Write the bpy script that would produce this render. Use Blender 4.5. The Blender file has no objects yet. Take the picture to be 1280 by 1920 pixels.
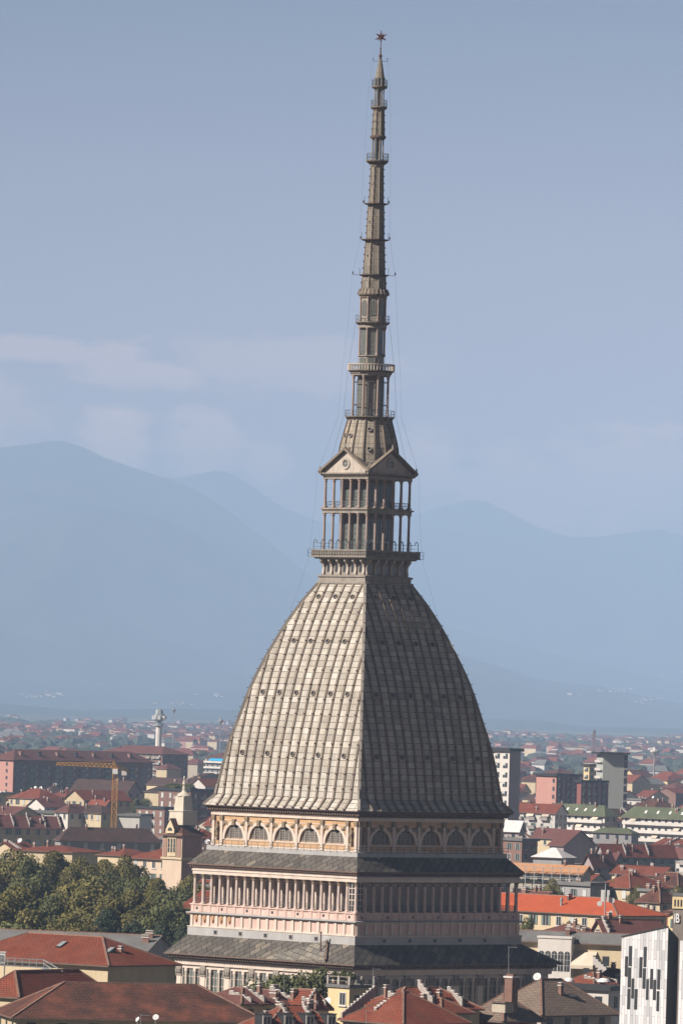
import bpy, math, random
from mathutils import Vector, Matrix, noise
R = math.radians
sc = bpy.context.scene
C = sc.collection
PI = math.pi

# ------------------------------------------------------------------ camera, sky, sun, exposure
F, CAMZ = 12890.0, 61.0                       # focal length in photograph pixels, eye height in metres
cam = bpy.data.cameras.new('camera'); camo = bpy.data.objects.new('camera', cam); C.objects.link(camo)
CM = (Matrix.Rotation(R(90) + math.atan(359.7/F), 4, 'X') @ Matrix.Rotation(R(1.7), 4, 'Z'))
camo.matrix_world = Matrix.Translation((0, 0, CAMZ)) @ CM
cam.sensor_fit = 'VERTICAL'; cam.sensor_height = 36; cam.lens = F/1920*36
cam.clip_start = 5; cam.clip_end = 150000
sc.camera = camo

SUN_EL = R(37); SUN_H = Vector((-.90, -.44)).normalized()
SUN_DIR = Vector((SUN_H.x*math.cos(SUN_EL), SUN_H.y*math.cos(SUN_EL), math.sin(SUN_EL)))
sl = bpy.data.lights.new('sun', 'SUN'); sl.energy = 5.0; sl.angle = R(.5); sl.color = (1, .93, .845)
slo = bpy.data.objects.new('sun', sl); C.objects.link(slo)
slo.rotation_euler = (-SUN_DIR).to_track_quat('-Z', 'Y').to_euler()
slo.location = (-300, 500, 600)

wd = bpy.data.worlds.new('World'); sc.world = wd; wd.use_nodes = True
wn, wl = wd.node_tree.nodes, wd.node_tree.links
wn.clear()
def wnode(t, **k):
    n = wn.new(t)
    for a, b in k.items(): setattr(n, a, b)
    return n
sky = wnode('ShaderNodeTexSky', sky_type='NISHITA', sun_disc=False, sun_elevation=SUN_EL,
            sun_rotation=math.atan2(SUN_H.x, SUN_H.y) % (2*PI), altitude=6000, air_density=0.4, dust_density=0.1, ozone_density=3.0)
tc = wnode('ShaderNodeTexCoord')
bg = wnode('ShaderNodeBackground'); bg.inputs['Strength'].default_value = .05
wout = wnode('ShaderNodeOutputWorld')
wl.new(bg.outputs[0], wout.inputs['Surface'])
# faint rose clouds low over the mountains: soft patches of the sky itself, broken up by noise
nz = wnode('ShaderNodeTexNoise'); nz.inputs['Scale'].default_value = 150; nz.inputs['Detail'].default_value = 7; nz.inputs['Roughness'].default_value = .6
nst = wnode('ShaderNodeMapping'); nst.inputs['Scale'].default_value = (1, 1, 2.2); wl.new(tc.outputs['Generated'], nst.inputs[0]); wl.new(nst.outputs[0], nz.inputs['Vector'])
acc = None
for (cx, cz, sx, sz, am) in ((-.044, .0500, .013, .0022, .5), (-.030, .0470, .012, .0024, .55), (-.033, .0370, .0052, .0052, 1.0), (-.0205, .0372, .006, .0048, .75),
                             (-.0110, .0345, .0035, .0032, .7), (.0120, .0358, .0060, .0048, .75), (.0275, .0310, .013, .0070, .6), (.0405, .0340, .012, .0085, .65),
                             (-.052, .0405, .010, .005, .45), (-.010, .0490, .020, .004, .35), (.030, .0225, .02, .006, .5)):
    s = wnode('ShaderNodeVectorMath', operation='SUBTRACT'); s.inputs[1].default_value = (cx, 1, cz)
    wl.new(tc.outputs['Generated'], s.inputs[0])
    m = wnode('ShaderNodeVectorMath', operation='MULTIPLY'); m.inputs[1].default_value = (1/sx, 0, 1/sz)
    wl.new(s.outputs[0], m.inputs[0])
    l = wnode('ShaderNodeVectorMath', operation='LENGTH'); wl.new(m.outputs[0], l.inputs[0])
    ad = wnode('ShaderNodeMath', operation='MULTIPLY_ADD'); ad.inputs[1].default_value = -2.2; ad.inputs[2].default_value = 1.1
    wl.new(nz.outputs['Fac'], ad.inputs[0])
    a2 = wnode('ShaderNodeMath', operation='ADD'); wl.new(l.outputs['Value'], a2.inputs[0]); wl.new(ad.outputs[0], a2.inputs[1])
    mr = wnode('ShaderNodeMapRange', interpolation_type='SMOOTHSTEP')
    for i, v in ((1, 1.35), (2, .55), (3, 0), (4, am)): mr.inputs[i].default_value = v
    wl.new(a2.outputs[0], mr.inputs[0])
    if acc is None: acc = mr.outputs[0]
    else:
        x = wnode('ShaderNodeMath', operation='MAXIMUM'); wl.new(acc, x.inputs[0]); wl.new(mr.outputs[0], x.inputs[1]); acc = x.outputs[0]
mixc = wnode('ShaderNodeMix', data_type='RGBA', blend_type='MIX')
dim = wnode('ShaderNodeMath', operation='MULTIPLY'); dim.inputs[1].default_value = .85; wl.new(acc, dim.inputs[0])
wl.new(dim.outputs[0], mixc.inputs[0])
sp = wnode('ShaderNodeSeparateXYZ'); wl.new(tc.outputs['Generated'], sp.inputs[0])
el = wnode('ShaderNodeMapRange', interpolation_type='SMOOTHSTEP')
for i, v in ((1, .025), (2, .125), (3, 0), (4, 1)): el.inputs[i].default_value = v
wl.new(sp.outputs['Z'], el.inputs[0])
tint = wnode('ShaderNodeMix', data_type='RGBA'); tint.inputs[6].default_value = (5.9, 2.08, .99, 1); tint.inputs[7].default_value = (.72, .64, .60, 1); wl.new(el.outputs[0], tint.inputs[0])
tm = wnode('ShaderNodeMix', data_type='RGBA', blend_type='MULTIPLY'); tm.inputs[0].default_value = 1; wl.new(sky.outputs[0], tm.inputs[6]); wl.new(tint.outputs[2], tm.inputs[7])
wl.new(tm.outputs[2], mixc.inputs[6]); mixc.inputs[7].default_value = (26, 15, 11, 1)
wl.new(mixc.outputs[2], bg.inputs['Color'])

vs = sc.view_settings
vs.view_transform = 'Standard'; vs.look = 'None'; vs.gamma = 1; vs.exposure = .98; vs.use_curve_mapping = False
sc.cycles.max_bounces = 5; sc.cycles.diffuse_bounces = 2; sc.cycles.volume_bounces = 0; sc.cycles.transparent_max_bounces = 12
sc.cycles.use_denoising = True

# ------------------------------------------------------------------ helpers
def ray(px, py):
    return CM.to_3x3() @ Vector(((px-640)/F, -(py-960)/F, -1))
def at(px, py, Y):                              # world point seen at a photograph pixel, at depth Y
    d = ray(px, py); d *= Y/d.y
    return Vector((d.x, d.y, CAMZ+d.z))
def atz(px, py, z):                             # world point seen at a photograph pixel, at height z
    d = ray(px, py); d *= (z-CAMZ)/d.z
    return Vector((d.x, d.y, CAMZ+d.z))
def proj(p):
    v = CM.to_3x3().transposed() @ (Vector(p)-Vector((0, 0, CAMZ)))
    return (640+F*v.x/-v.z, 960-F*v.y/-v.z)

class MB:
    """collects faces of one mesh; UVs are metres along and up each face"""
    def __init__(s): s.v = []; s.f = []; s.m = []; s.uv = []
    def face(s, pts, mi=0, uv=None):
        b = len(s.v); s.v += [tuple(p) for p in pts]; s.f.append(tuple(range(b, b+len(pts)))); s.m.append(mi)
        if uv is None:
            P = [Vector(p) for p in pts]
            n = Vector((0, 0, 0))
            for i in range(len(P)):
                a, c = P[i], P[(i+1) % len(P)]
                n += a.cross(c)
            if n.length < 1e-12: n = Vector((0, 0, 1))
            n.normalize()
            if abs(n.z) > .995: uv = [(p.x, p.y) for p in P]
            else:
                u = Vector((-n.y, n.x, 0)).normalized(); w = n.cross(u)
                uv = [(p.dot(u), p.dot(w)) for p in P]
        s.uv += uv
    def box(s, x0, x1, y0, y1, z0, z1, mi=0):
        if x0 > x1: x0, x1 = x1, x0
        if y0 > y1: y0, y1 = y1, y0
        p = [(x0, y0, z0), (x1, y0, z0), (x1, y1, z0), (x0, y1, z0), (x0, y0, z1), (x1, y0, z1), (x1, y1, z1), (x0, y1, z1)]
        for q in ((0, 1, 5, 4), (1, 2, 6, 5), (2, 3, 7, 6), (3, 0, 4, 7), (4, 5, 6, 7), (3, 2, 1, 0)): s.face([p[i] for i in q], mi)
    def bar(s, a, b, w, h=None, mi=0, up=(0, 0, 1)):   # box beam from a to b
        a, b = Vector(a), Vector(b); d = (b-a)
        if d.length < 1e-6: return
        d.normalize(); h = h or w; up = Vector(up)
        if abs(d.dot(up)) > .98: up = Vector((1, 0, 0))
        x = d.cross(up).normalized()*(w/2); y = x.cross(d).normalized()*(h/2)
        A = [a-x-y, a+x-y, a+x+y, a-x+y]; B = [p+(b-a) for p in A]
        for i in range(4):
            j = (i+1) % 4; s.face([A[i], A[j], B[j], B[i]], mi)
        s.face(A[::-1], mi); s.face(B, mi)
    def tube(s, a, b, r0, r1=None, n=6, mi=0):
        a, b = Vector(a), Vector(b); r1 = r0 if r1 is None else r1
        d = (b-a).normalized(); up = Vector((0, 0, 1)) if abs(d.z) < .95 else Vector((1, 0, 0))
        x = d.cross(up).normalized(); y = x.cross(d)
        A = [a+(x*math.cos(2*PI*i/n)+y*math.sin(2*PI*i/n))*r0 for i in range(n)]
        B = [b+(x*math.cos(2*PI*i/n)+y*math.sin(2*PI*i/n))*r1 for i in range(n)]
        for i in range(n):
            j = (i+1) % n; s.face([A[j], A[i], B[i], B[j]], mi)
        s.face(A, mi); s.face(B[::-1], mi)
    def lathe(s, prof, n=8, ph=0.0, mi=0, cx=0, cy=0, caps=True):   # prof: (r, z) from bottom to top
        rings = [[Vector((cx+r*math.cos(ph+2*PI*i/n), cy+r*math.sin(ph+2*PI*i/n), z)) for i in range(n)] for r, z in prof]
        for a, b in zip(rings, rings[1:]):
            for i in range(n):
                j = (i+1) % n; s.face([a[i], a[j], b[j], b[i]], mi)
        if caps:
            s.face(rings[0][::-1], mi); s.face(rings[-1], mi)
    def square(s, prof, mi=0, caps=True):           # stacked square rings: (half side, z)
        s.lathe([(a*math.sqrt(2), z) for a, z in prof], 4, PI/4, mi, caps=caps)
    def ball(s, c, r, n=8, mi=0, sz=1.0):
        c = Vector(c); k = max(3, n//2)
        s.lathe([(max(1e-3, r*math.cos(t)), c.z+sz*r*math.sin(t)) for t in [-PI/2+PI*i/k for i in range(k+1)]], n, 0, mi, c.x, c.y, caps=False)
    def build(s, name, mats, parent=None, loc=None, rz=None, smooth=False):
        me = bpy.data.meshes.new(name); me.from_pydata(s.v, [], s.f); 
        if not isinstance(mats, (list, tuple)): mats = [mats]
        for m in mats: me.materials.append(m)
        me.polygons.foreach_set('material_index', s.m)
        ul = me.uv_layers.new(name='UVMap'); ul.data.foreach_set('uv', [c for p in s.uv for c in p])
        if smooth:
            me.polygons.foreach_set('use_smooth', [True]*len(s.f))
        me.update()
        return put(name, me, parent, loc, rz)
def put(name, me, parent=None, loc=None, rz=None):
    o = bpy.data.objects.new(name, me); C.objects.link(o)
    if parent: o.parent = parent
    if loc is not None: o.location = loc
    if rz: o.rotation_euler.z = rz
    return o
def tag(o, label, cat, group=None):
    o['label'] = label; o['category'] = cat
    if group: o['group'] = group
    return o
def thing(name, label, cat, loc=(0, 0, 0), rz=0, group=None):
    o = bpy.data.objects.new(name, None); C.objects.link(o); o.location = loc; o.rotation_euler.z = rz; o.empty_display_size = .5
    return tag(o, label, cat, group)
def copy_tree(o, parent=None):
    c = o.copy(); C.objects.link(c); c.parent = parent
    for ch in list(o.children): copy_tree(ch, c)
    return c

# ------------------------------------------------------------------ materials
def nt(name):
    m = bpy.data.materials.new(name); m.use_nodes = True
    return m, m.node_tree.nodes, m.node_tree.links, m.node_tree.nodes['Principled BSDF']
def col4(c): return (c[0], c[1], c[2], 1)
def rand_tone(n, l, src, amount):
    i = n.new('ShaderNodeObjectInfo'); r = n.new('ShaderNodeMapRange')
    for k, v in ((3, 1-amount), (4, 1+amount)): r.inputs[k].default_value = v
    l.new(i.outputs['Random'], r.inputs[0]); mx = n.new('ShaderNodeVectorMath'); mx.operation = 'SCALE'
    l.new(src, mx.inputs[0]); l.new(r.outputs[0], mx.inputs['Scale']); return mx.outputs[0]
def vary(n, l, src, amount, scale, coord='Object', detail=5, stretch=(1, 1, 1)):
    """multiplies a colour by noise-made wear"""
    t = n.new('ShaderNodeTexCoord'); mp = n.new('ShaderNodeMapping'); mp.inputs['Scale'].default_value = stretch
    l.new(t.outputs[coord], mp.inputs[0])
    z = n.new('ShaderNodeTexNoise'); z.inputs['Scale'].default_value = scale; z.inputs['Detail'].default_value = detail; z.inputs['Roughness'].default_value = .65
    l.new(mp.outputs[0], z.inputs['Vector'])
    r = n.new('ShaderNodeMapRange')
    for i, v in ((1, .3), (2, .7), (3, 1-amount), (4, 1+amount)): r.inputs[i].default_value = v
    l.new(z.outputs['Fac'], r.inputs[0])
    mx = n.new('ShaderNodeVectorMath'); mx.operation = 'SCALE'
    l.new(src, mx.inputs[0]); l.new(r.outputs[0], mx.inputs['Scale'])
    return mx.outputs[0]
def M(name, c, rough=.85, var=.14, scale=.6, spec=.25, metal=0, stretch=(1, 1, .35), rand=0):
    m, n, l, b = nt(name)
    rgb = n.new('ShaderNodeRGB'); rgb.outputs[0].default_value = col4(c)
    o = rgb.outputs[0]
    if var:
        o = vary(n, l, o, var, scale, stretch=stretch)
        o = vary(n, l, o, var*.6, scale*7)
    if rand: o = rand_tone(n, l, o, rand)
    l.new(o, b.inputs['Base Color'])
    b.inputs['Roughness'].default_value = rough; b.inputs['Specular IOR Level'].default_value = spec; b.inputs['Metallic'].default_value = metal
    return m
def brick(name, c1, c2, cm, w, h, mortar=.03, offset=.5, rot=0, shift=(0, 0), var=.12, vscale=.25, rough=.85, bias=0, bump=.3, spec=.2, hue=None, rand=0, ramp=None, streak=0):
    """blocks, tiles or slabs laid along the UVs (metres)"""
    m, n, l, b = nt(name)
    t = n.new('ShaderNodeTexCoord'); mp = n.new('ShaderNodeMapping')
    mp.inputs['Location'].default_value = (shift[0], shift[1], 0); mp.inputs['Rotation'].default_value = (0, 0, rot)
    l.new(t.outputs['UV'], mp.inputs[0])
    k = n.new('ShaderNodeTexBrick'); k.offset = offset; k.squash = 1
    for i, v in (('Color1', col4(c1)), ('Color2', col4(c2)), ('Mortar', col4(cm)), ('Scale', 1.0), ('Mortar Size', mortar), ('Mortar Smooth', .3), ('Bias', bias), ('Brick Width', w), ('Row Height', h)):
        k.inputs[i].default_value = v
    l.new(mp.outputs[0], k.inputs['Vector'])
    o = k.outputs['Color']
    if ramp:                                           # each slab takes its own tone from a range
        k.inputs['Color1'].default_value = (1, 1, 1, 1); k.inputs['Color2'].default_value = (0, 0, 0, 1); k.inputs['Mortar'].default_value = (0, 0, 0, 1)
        cr_ = n.new('ShaderNodeValToRGB'); cr_.color_ramp.interpolation = 'CONSTANT' if ramp[0] == 'steps' else 'LINEAR'; st = ramp[1:]
        cr_.color_ramp.elements[0].position, cr_.color_ramp.elements[0].color = st[0][0], col4(st[0][1]); cr_.color_ramp.elements[1].position, cr_.color_ramp.elements[1].color = st[-1][0], col4(st[-1][1])
        for q, c in st[1:-1]: e = cr_.color_ramp.elements.new(q); e.color = col4(c)
        l.new(k.outputs['Color'], cr_.inputs[0]); mm = n.new('ShaderNodeMix'); mm.data_type = 'RGBA'; l.new(k.outputs['Fac'], mm.inputs[0]); l.new(cr_.outputs[0], mm.inputs[6]); mm.inputs[7].default_value = col4(cm); o = mm.outputs[2]
    if hue:                                            # weathered patches of another colour
        z = n.new('ShaderNodeTexNoise'); z.inputs['Scale'].default_value = hue[1]; z.inputs['Detail'].default_value = 8; z.inputs['Roughness'].default_value = .7
        l.new(t.outputs['UV'], z.inputs['Vector'])
        r = n.new('ShaderNodeMapRange')
        for i, v in ((1, .42), (2, .68), (3, 0), (4, hue[2])): r.inputs[i].default_value = v
        l.new(z.outputs['Fac'], r.inputs[0])
        mx = n.new('ShaderNodeMix'); mx.data_type = 'RGBA'; l.new(r.outputs[0], mx.inputs[0]); l.new(o, mx.inputs[6]); mx.inputs[7].default_value = col4(hue[0])
        o = mx.outputs[2]
    o = vary(n, l, o, var, vscale, 'Object')
    o = vary(n, l, o, var*.8, vscale*9, 'Object')
    if streak: o = vary(n, l, o, streak, .9, 'Object', stretch=(1, 1, .10))
    if rand: o = rand_tone(n, l, o, rand)
    l.new(o, b.inputs['Base Color'])
    if bump:
        bp = n.new('ShaderNodeBump'); bp.inputs['Strength'].default_value = bump; bp.inputs['Distance'].default_value = .05
        iv = n.new('ShaderNodeMath'); iv.operation = 'SUBTRACT'; iv.inputs[0].default_value = 1; l.new(k.outputs['Fac'], iv.inputs[1])
        l.new(iv.outputs[0], bp.inputs['Height']); l.new(bp.outputs[0], b.inputs['Normal'])
    b.inputs['Roughness'].default_value = rough; b.inputs['Specular IOR Level'].default_value = spec
    return m
m_dome = brick('gneiss slabs', (.42, .375, .312), (.30, .268, .225), (.055, .046, .04), 1.88, 1.0, .052, 0, 0, (.94, 0), var=.13, vscale=.12, hue=((.22, .18, .135), .30, .5), ramp=('lin', (0, (.28, .25, .212)), (.25, (.33, .298, .256)), (.6, (.375, .343, .298)), (1, (.435, .405, .358))), streak=.16)
m_rib = M('rib stone', (.165, .13, .10), var=.25, scale=1.2)
m_stone = M('carved stone', (.225, .195, .165), var=.25, scale=.8)
m_stone_lt = M('pale carved stone', (.36, .31, .265), var=.2, scale=.8)
m_stone_gr = M('grey stone band', (.31, .30, .29), var=.12, scale=.5)
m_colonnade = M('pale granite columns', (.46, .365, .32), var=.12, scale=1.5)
m_gwall = M('shaded gallery plaster', (.31, .265, .235), var=.15, scale=.6)  # plaster darkened: the gallery's shade is put into its colour
m_column = M('granite columns', (.27, .205, .175), var=.1, scale=1.5)
m_iron = M('rusty iron', (.085, .055, .045), rough=.7, var=.3, scale=3)
m_rail = M('painted iron railing', (.10, .11, .11), rough=.6, var=.15)
m_pink = M('pink stucco', (.49, .345, .295), var=.17, scale=.5)
m_cream = M('cream stucco trim', (.50, .415, .35), var=.16, scale=.6)
m_ochre = M('ochre stucco panels', (.43, .265, .14), var=.12, scale=.7)
m_relief = M('dark relief carving', (.20, .15, .10), var=.4, scale=4)
m_brack = M('dark wooden brackets', (.13, .085, .065), var=.2, scale=2)
m_slate = brick('stone slab roofing', (.115, .105, .095), (.065, .062, .06), (.022, .02, .02), 1.9, 1.05, .07, .5, R(-38), var=.2, vscale=.5, rough=.8, bump=.5, ramp=('steps', (0, (.070, .060, .050)), (.3, (.085, .074, .062)), (.6, (.105, .09, .075)), (.86, (.14, .118, .092)), (.95, (.21, .17, .13))))
m_slate_lt = brick('sun toned stone slab roofing', (.20, .175, .135), (.11, .10, .09), (.03, .027, .025), 1.7, .9, .06, .5, R(12), var=.2, vscale=.5, rough=.7, bump=.5)  # lighter copy of the slabs: sunlight on the cross roof put into colour
m_glass = M('dark window glass', (.035, .04, .045), rough=.12, var=.1, spec=.5)
m_glass_gr = M('grey green glazing', (.10, .115, .105), rough=.2, var=.2, scale=2, spec=.5)
m_copper = M('red enamel star', (.10, .042, .036), rough=.3, var=.2, scale=3, spec=.5)

# ------------------------------------------------------------------ land, mountains, haze
def grid_mesh(name, f, nx, ny, mat, smooth=True):
    vs_ = [f(i/nx, j/ny) for j in range(ny+1) for i in range(nx+1)]
    fs = [(j*(nx+1)+i, j*(nx+1)+i+1, (j+1)*(nx+1)+i+1, (j+1)*(nx+1)+i) for j in range(ny) for i in range(nx)]
    me = bpy.data.meshes.new(name); me.from_pydata(vs_, [], fs); me.materials.append(mat)
    me.polygons.foreach_set('use_smooth', [smooth]*len(fs)); me.update()
    return put(name, me)
def land_material(name, cols, scale, lo=.35, hi=.65, rough=.95):
    m, n, l, b = nt(name)
    g = n.new('ShaderNodeNewGeometry'); z = n.new('ShaderNodeTexNoise'); z.inputs['Scale'].default_value = scale; z.inputs['Detail'].default_value = 9; z.inputs['Roughness'].default_value = .62
    l.new(g.outputs['Position'], z.inputs['Vector'])
    r = n.new('ShaderNodeValToRGB'); r.color_ramp.elements[0].position = lo; r.color_ramp.elements[1].position = hi
    r.color_ramp.elements[0].color = col4(cols[0]); r.color_ramp.elements[1].color = col4(cols[-1])
    for i, c in enumerate(cols[1:-1]):
        e = r.color_ramp.elements.new(lo+(hi-lo)*(i+1)/(len(cols)-1)); e.color = col4(c)
    l.new(z.outputs['Fac'], r.inputs[0]); l.new(r.outputs[0], b.inputs['Base Color'])
    b.inputs['Roughness'].default_value = rough; b.inputs['Specular IOR Level'].default_value = .1
    return m
m_land = land_material('town and field ground', ((.045, .06, .03), (.07, .075, .045), (.14, .13, .11), (.10, .075, .06)), .006)
m_hill = land_material('wooded mountain side', ((.022, .032, .02), (.035, .045, .03), (.06, .06, .045), (.11, .105, .09)), .0016, .34, .74)
g = grid_mesh('ground', lambda u, v: (-36000+72000*u, -1500+76000*v, 0.0), 6, 8, m_land, False); g['kind'] = 'structure'

def interp(pts, x):
    if x <= pts[0][0]: return pts[0][1]
    for (a, b), (c, d) in zip(pts, pts[1:]):
        if x <= c:
            t = (x-a)/(c-a); return b+(d-b)*t
    return pts[-1][1]
def smooth_interp(pts, x, w):
    return sum(interp(pts, x+w*k/3)*q for k, q in zip(range(-3, 4), (1, 2, 3, 4, 3, 2, 1)))/16
def mountain(name, ridge, Y, front, back, seed, spur=.36, rough=.05, nx=330, nf=70):
    zr = [(p, at(p, q, Y).z) for p, q in ridge]
    def f(u, v):
        px = -700+2700*u
        if v < .85: t = 1-v/.85; Yp = Y-front*t           # 1 at the foot, 0 on the crest
        else: t = 0; Yp = Y+back*(v-.85)/.15
        w = at(px, 1000, Y)
        x = w.x*(Yp/Y if v < .85 else 1)
        h = smooth_interp(zr, px, 10)
        sp = noise.fractal(Vector((x/3600+seed, t*1.3+seed, seed*.7)), .9, 2.1, 6)
        rg = 1-abs(noise.noise(Vector((x/2700+seed*3+t*.6, t*1.1, 1.7))))*2
        k = (1-t)**1.12
        z = h*k+h*spur*(sp*.9+rg*.55-.3)*min(1, 4*t*(1-t)+.0)+h*rough*.35*noise.fractal(Vector((x/520, Yp/700, seed)), .9, 2.1, 4)*(.25+t)*(1-t)
        if v >= .85: z = h*(1-.55*(v-.85)/.15)
        return (x, Yp, max(-30 if t > .95 else 2, z-(3 if t > .97 else 0)))
    o = grid_mesh(name, f, nx, nf, m_hill); o['kind'] = 'structure'
    return o
mountain('mountains', ((-700, 900), (-300, 850), (0, 833), (50, 827), (110, 820), (150, 833), (190, 853), (250, 874), (310, 894), (360, 914), (420, 950), (465, 985), (510, 1018), (580, 1075), (680, 1130), (760, 1150), (860, 1180),
                       (1000, 1215), (1150, 1250), (1280, 1280), (2000, 1290)), 44000, 15000, 5000, 3.1)
mountain('mountains', ((-700, 950), (100, 900), (250, 890), (330, 893), (372, 884), (405, 879), (430, 884), (475, 912), (520, 945), (600, 975), (700, 985), (780, 988), (860, 992), (940, 1000), (1010, 1003), (1060, 1004), (1130, 1001), (1180, 994),
                       (1235, 987), (1275, 999), (1400, 1010), (2000, 960)), 56000, 12000, 4000, 7.7)
mountain('mountains', ((-700, 1000), (400, 1000), (700, 990), (780, 962), (830, 946), (880, 932), (912, 938), (960, 964), (1010, 990), (1080, 1010), (1300, 1030), (2000, 1000)), 60000, 12000, 3000, 12.3)
mountain('hills', ((-700, 1240), (0, 1262), (120, 1258), (260, 1275), (420, 1262), (600, 1270), (800, 1235), (870, 1228), (950, 1252), (1020, 1275), (1120, 1285), (1280, 1318), (1500, 1290), (2000, 1270)), 32000, 6000, 3500, 21.9, spur=.3)
mountain('hills', ((-700, 1325), (0, 1318), (150, 1331), (350, 1329), (600, 1335), (900, 1348), (1020, 1350), (1100, 1362), (1280, 1366), (2000, 1350)), 23000, 2400, 2200, 33.3, spur=.3)

hz = MB(); hz.box(-30000, 30000, -1400, 68000, -40, 2200)
m, n, l, b = nt('valley haze'); n.remove(b)
pv = n.new('ShaderNodeVolumePrincipled'); pv.inputs['Color'].default_value = (.475, .67, .965, 1); pv.inputs['Density'].default_value = 5.6e-5; pv.inputs['Anisotropy'].default_value = -.3
l.new(pv.outputs[0], n['Material Output'].inputs['Volume'])
hzo = hz.build('haze', m); hzo['kind'] = 'stuff'

# ------------------------------------------------------------------ the domed tower
AX = at(677, 1321, 1085)
tower = thing('domed_tower', 'huge square pale stone dome with a needle spire and a star, above a columned gallery', 'domed tower', (AX.x, AX.y, 0), R(-45))
def part(mb, name, mats, parent=tower, k=0, loc=None, smooth=False):
    return mb.build(name, mats, parent, loc, k*PI/2, smooth)
def four(mb, name, mats, ks=(0, 1, 2, 3), parent=tower, label=None):
    """one mesh drawn for the left front side (-y), repeated on the other sides"""
    o = part(mb, name, mats, parent, ks[0]); out = [o]
    for k in ks[1:]: out.append(put(name, o.data, parent, None, k*PI/2))
    return out
def spread(o, xs, y=0, z=0, ks=(0, 1, 2, 3), skip=None):
    """copies a part along a side at each x, and on the other sides"""
    first = True; out = []
    for k in ks:
        for x in xs:
            if skip and skip(k, x): continue
            c = o if first else o.copy()
            if not first: C.objects.link(c)
            first = False
            v = Matrix.Rotation(k*PI/2, 3, 'Z') @ Vector((x, y, z)); c.location = v; c.rotation_euler.z = k*PI/2; out.append(c)
            if c is not o:
                for ch in list(o.children):
                    d = ch.copy(); C.objects.link(d); d.parent = c
    return out

# dome
DP = [(46.3, 15.85), (48.0, 15.62), (50.8, 15.2), (53.7, 14.7), (56.5, 14.06), (59.1, 13.39), (62.3, 12.62), (65.1, 11.81), (67.9, 10.82), (70.7, 9.76), (73.7, 8.5), (76.8, 7.02), (79.9, 5.22)]
def dome_a(z):
    return smooth_interp(DP, z, .9) if 47.4 < z < 78.8 else interp(DP, z)
DZ = [46.3+33.6*i/44 for i in range(45)]
path = [(dome_a(z), z) for z in DZ]
arc = [0]
for (a0, z0), (a1, z1) in zip(path, path[1:]): arc.append(arc[-1]+math.hypot(a1-a0, z1-z0))
mb = MB()
for k in range(4):
    rot = Matrix.Rotation(k*PI/2, 3, 'Z')
    for i in range(44):
        (a0, z0), (a1, z1) = path[i], path[i+1]
        mb.face([rot @ Vector(p) for p in ((-a0, -a0, z0), (a0, -a0, z0), (a1, -a1, z1), (-a1, -a1, z1))], 0, [(-a0+k*94, arc[i]), (a0+k*94, arc[i]), (a1+k*94, arc[i+1]), (-a1+k*94, arc[i+1])])
dome = part(mb, 'dome_shell', m_dome)
skirt = MB(); skirt.square([(17.25, 44.55), (15.7, 46.35)], caps=False); skirt.square([(17.0, 44.35), (17.28, 44.4), (17.28, 44.56)], 1, caps=False)
skirt_o = part(skirt, 'skirt_roof', [m_dome, m_iron])
full = [(17.25, 44.56)]+path
def rib(u):
    mb = MB(); w = .19; h = .19; prev = None; acc_ = 0
    for (a, z), (a2, z2) in zip(full, full[1:]):
        if a2 < abs(u)+.12: break
        d = Vector((0, a-a2, z2-z)); nrm = Vector((0, -d.z, d.y)).normalized()
        p, q = Vector((u, -a, z)), Vector((u, -a2, z2))
        A = [p-Vector((w, 0, 0)), p+Vector((w, 0, 0))]; B = [q-Vector((w, 0, 0)), q+Vector((w, 0, 0))]; o = nrm*h
        mb.face([A[0]+o, A[1]+o, B[1]+o, B[0]+o]); mb.face([A[0], A[0]+o, B[0]+o, B[0]]); mb.face([A[1]+o, A[1], B[1], B[1]+o])
        if prev is None: mb.face([A[0], A[1], A[1]+o, A[0]+o])
        acc_ += (q-p).length
        if acc_ > 1.65:
            acc_ = 0; c = p+nrm*(h+.1); mb.bar(c-Vector((.19, 0, 0)), c+Vector((.19, 0, 0)), .10, .12, 1)
            mb.bar(c, c+Vector((0, -.1, .03)), .08, .08, 1)
        prev = q
    return mb
for i in range(9):
    for sgn in (-1, 1):
        u = sgn*(.94+1.88*i)
        if abs(u) < 15.7: four(rib(u), 'rib', [m_rib, m_iron])
mb = MB()
for (a, z), (a2, z2) in zip(full, full[1:]): mb.bar((a+.05, -a-.05, z), (a2+.05, -a2-.05, z2), .42, .42)
for i in range(2, 44, 2):
    a, z = path[i]; mb.bar((a+.1, -a-.1, z), (a+.42, -a-.42, z+.06), .1, .1, 1)
four(mb, 'hip_ridge', [m_stone, m_iron])
def oculus(r, ring=m_stone, glass=m_glass):
    D = .17; mb = MB(); n_ = 12                            # ring and dark pane facing -y
    P = lambda q, t, y: Vector((q*math.cos(t), y, q*math.sin(t)))
    for i in range(n_):
        t0, t1 = 2*PI*i/n_, 2*PI*(i+1)/n_
        mb.face([P(r, t0, -D), P(r, t1, -D), P(r*1.45, t1, -D), P(r*1.45, t0, -D)][::-1], 0)
        mb.face([P(r*1.45, t0, -D), P(r*1.45, t1, -D), P(r*1.5, t1, .4), P(r*1.5, t0, .4)][::-1], 0)
        mb.face([P(r, t1, -D), P(r, t0, -D), P(r, t0, .1), P(r, t1, .1)][::-1], 0)
    g = MB(); g.face([P(r*1.02, -2*PI*i/n_, -.03) for i in range(n_)][::-1]) 
    return mb, g
om, og = oculus(.30)
o0 = None
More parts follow.
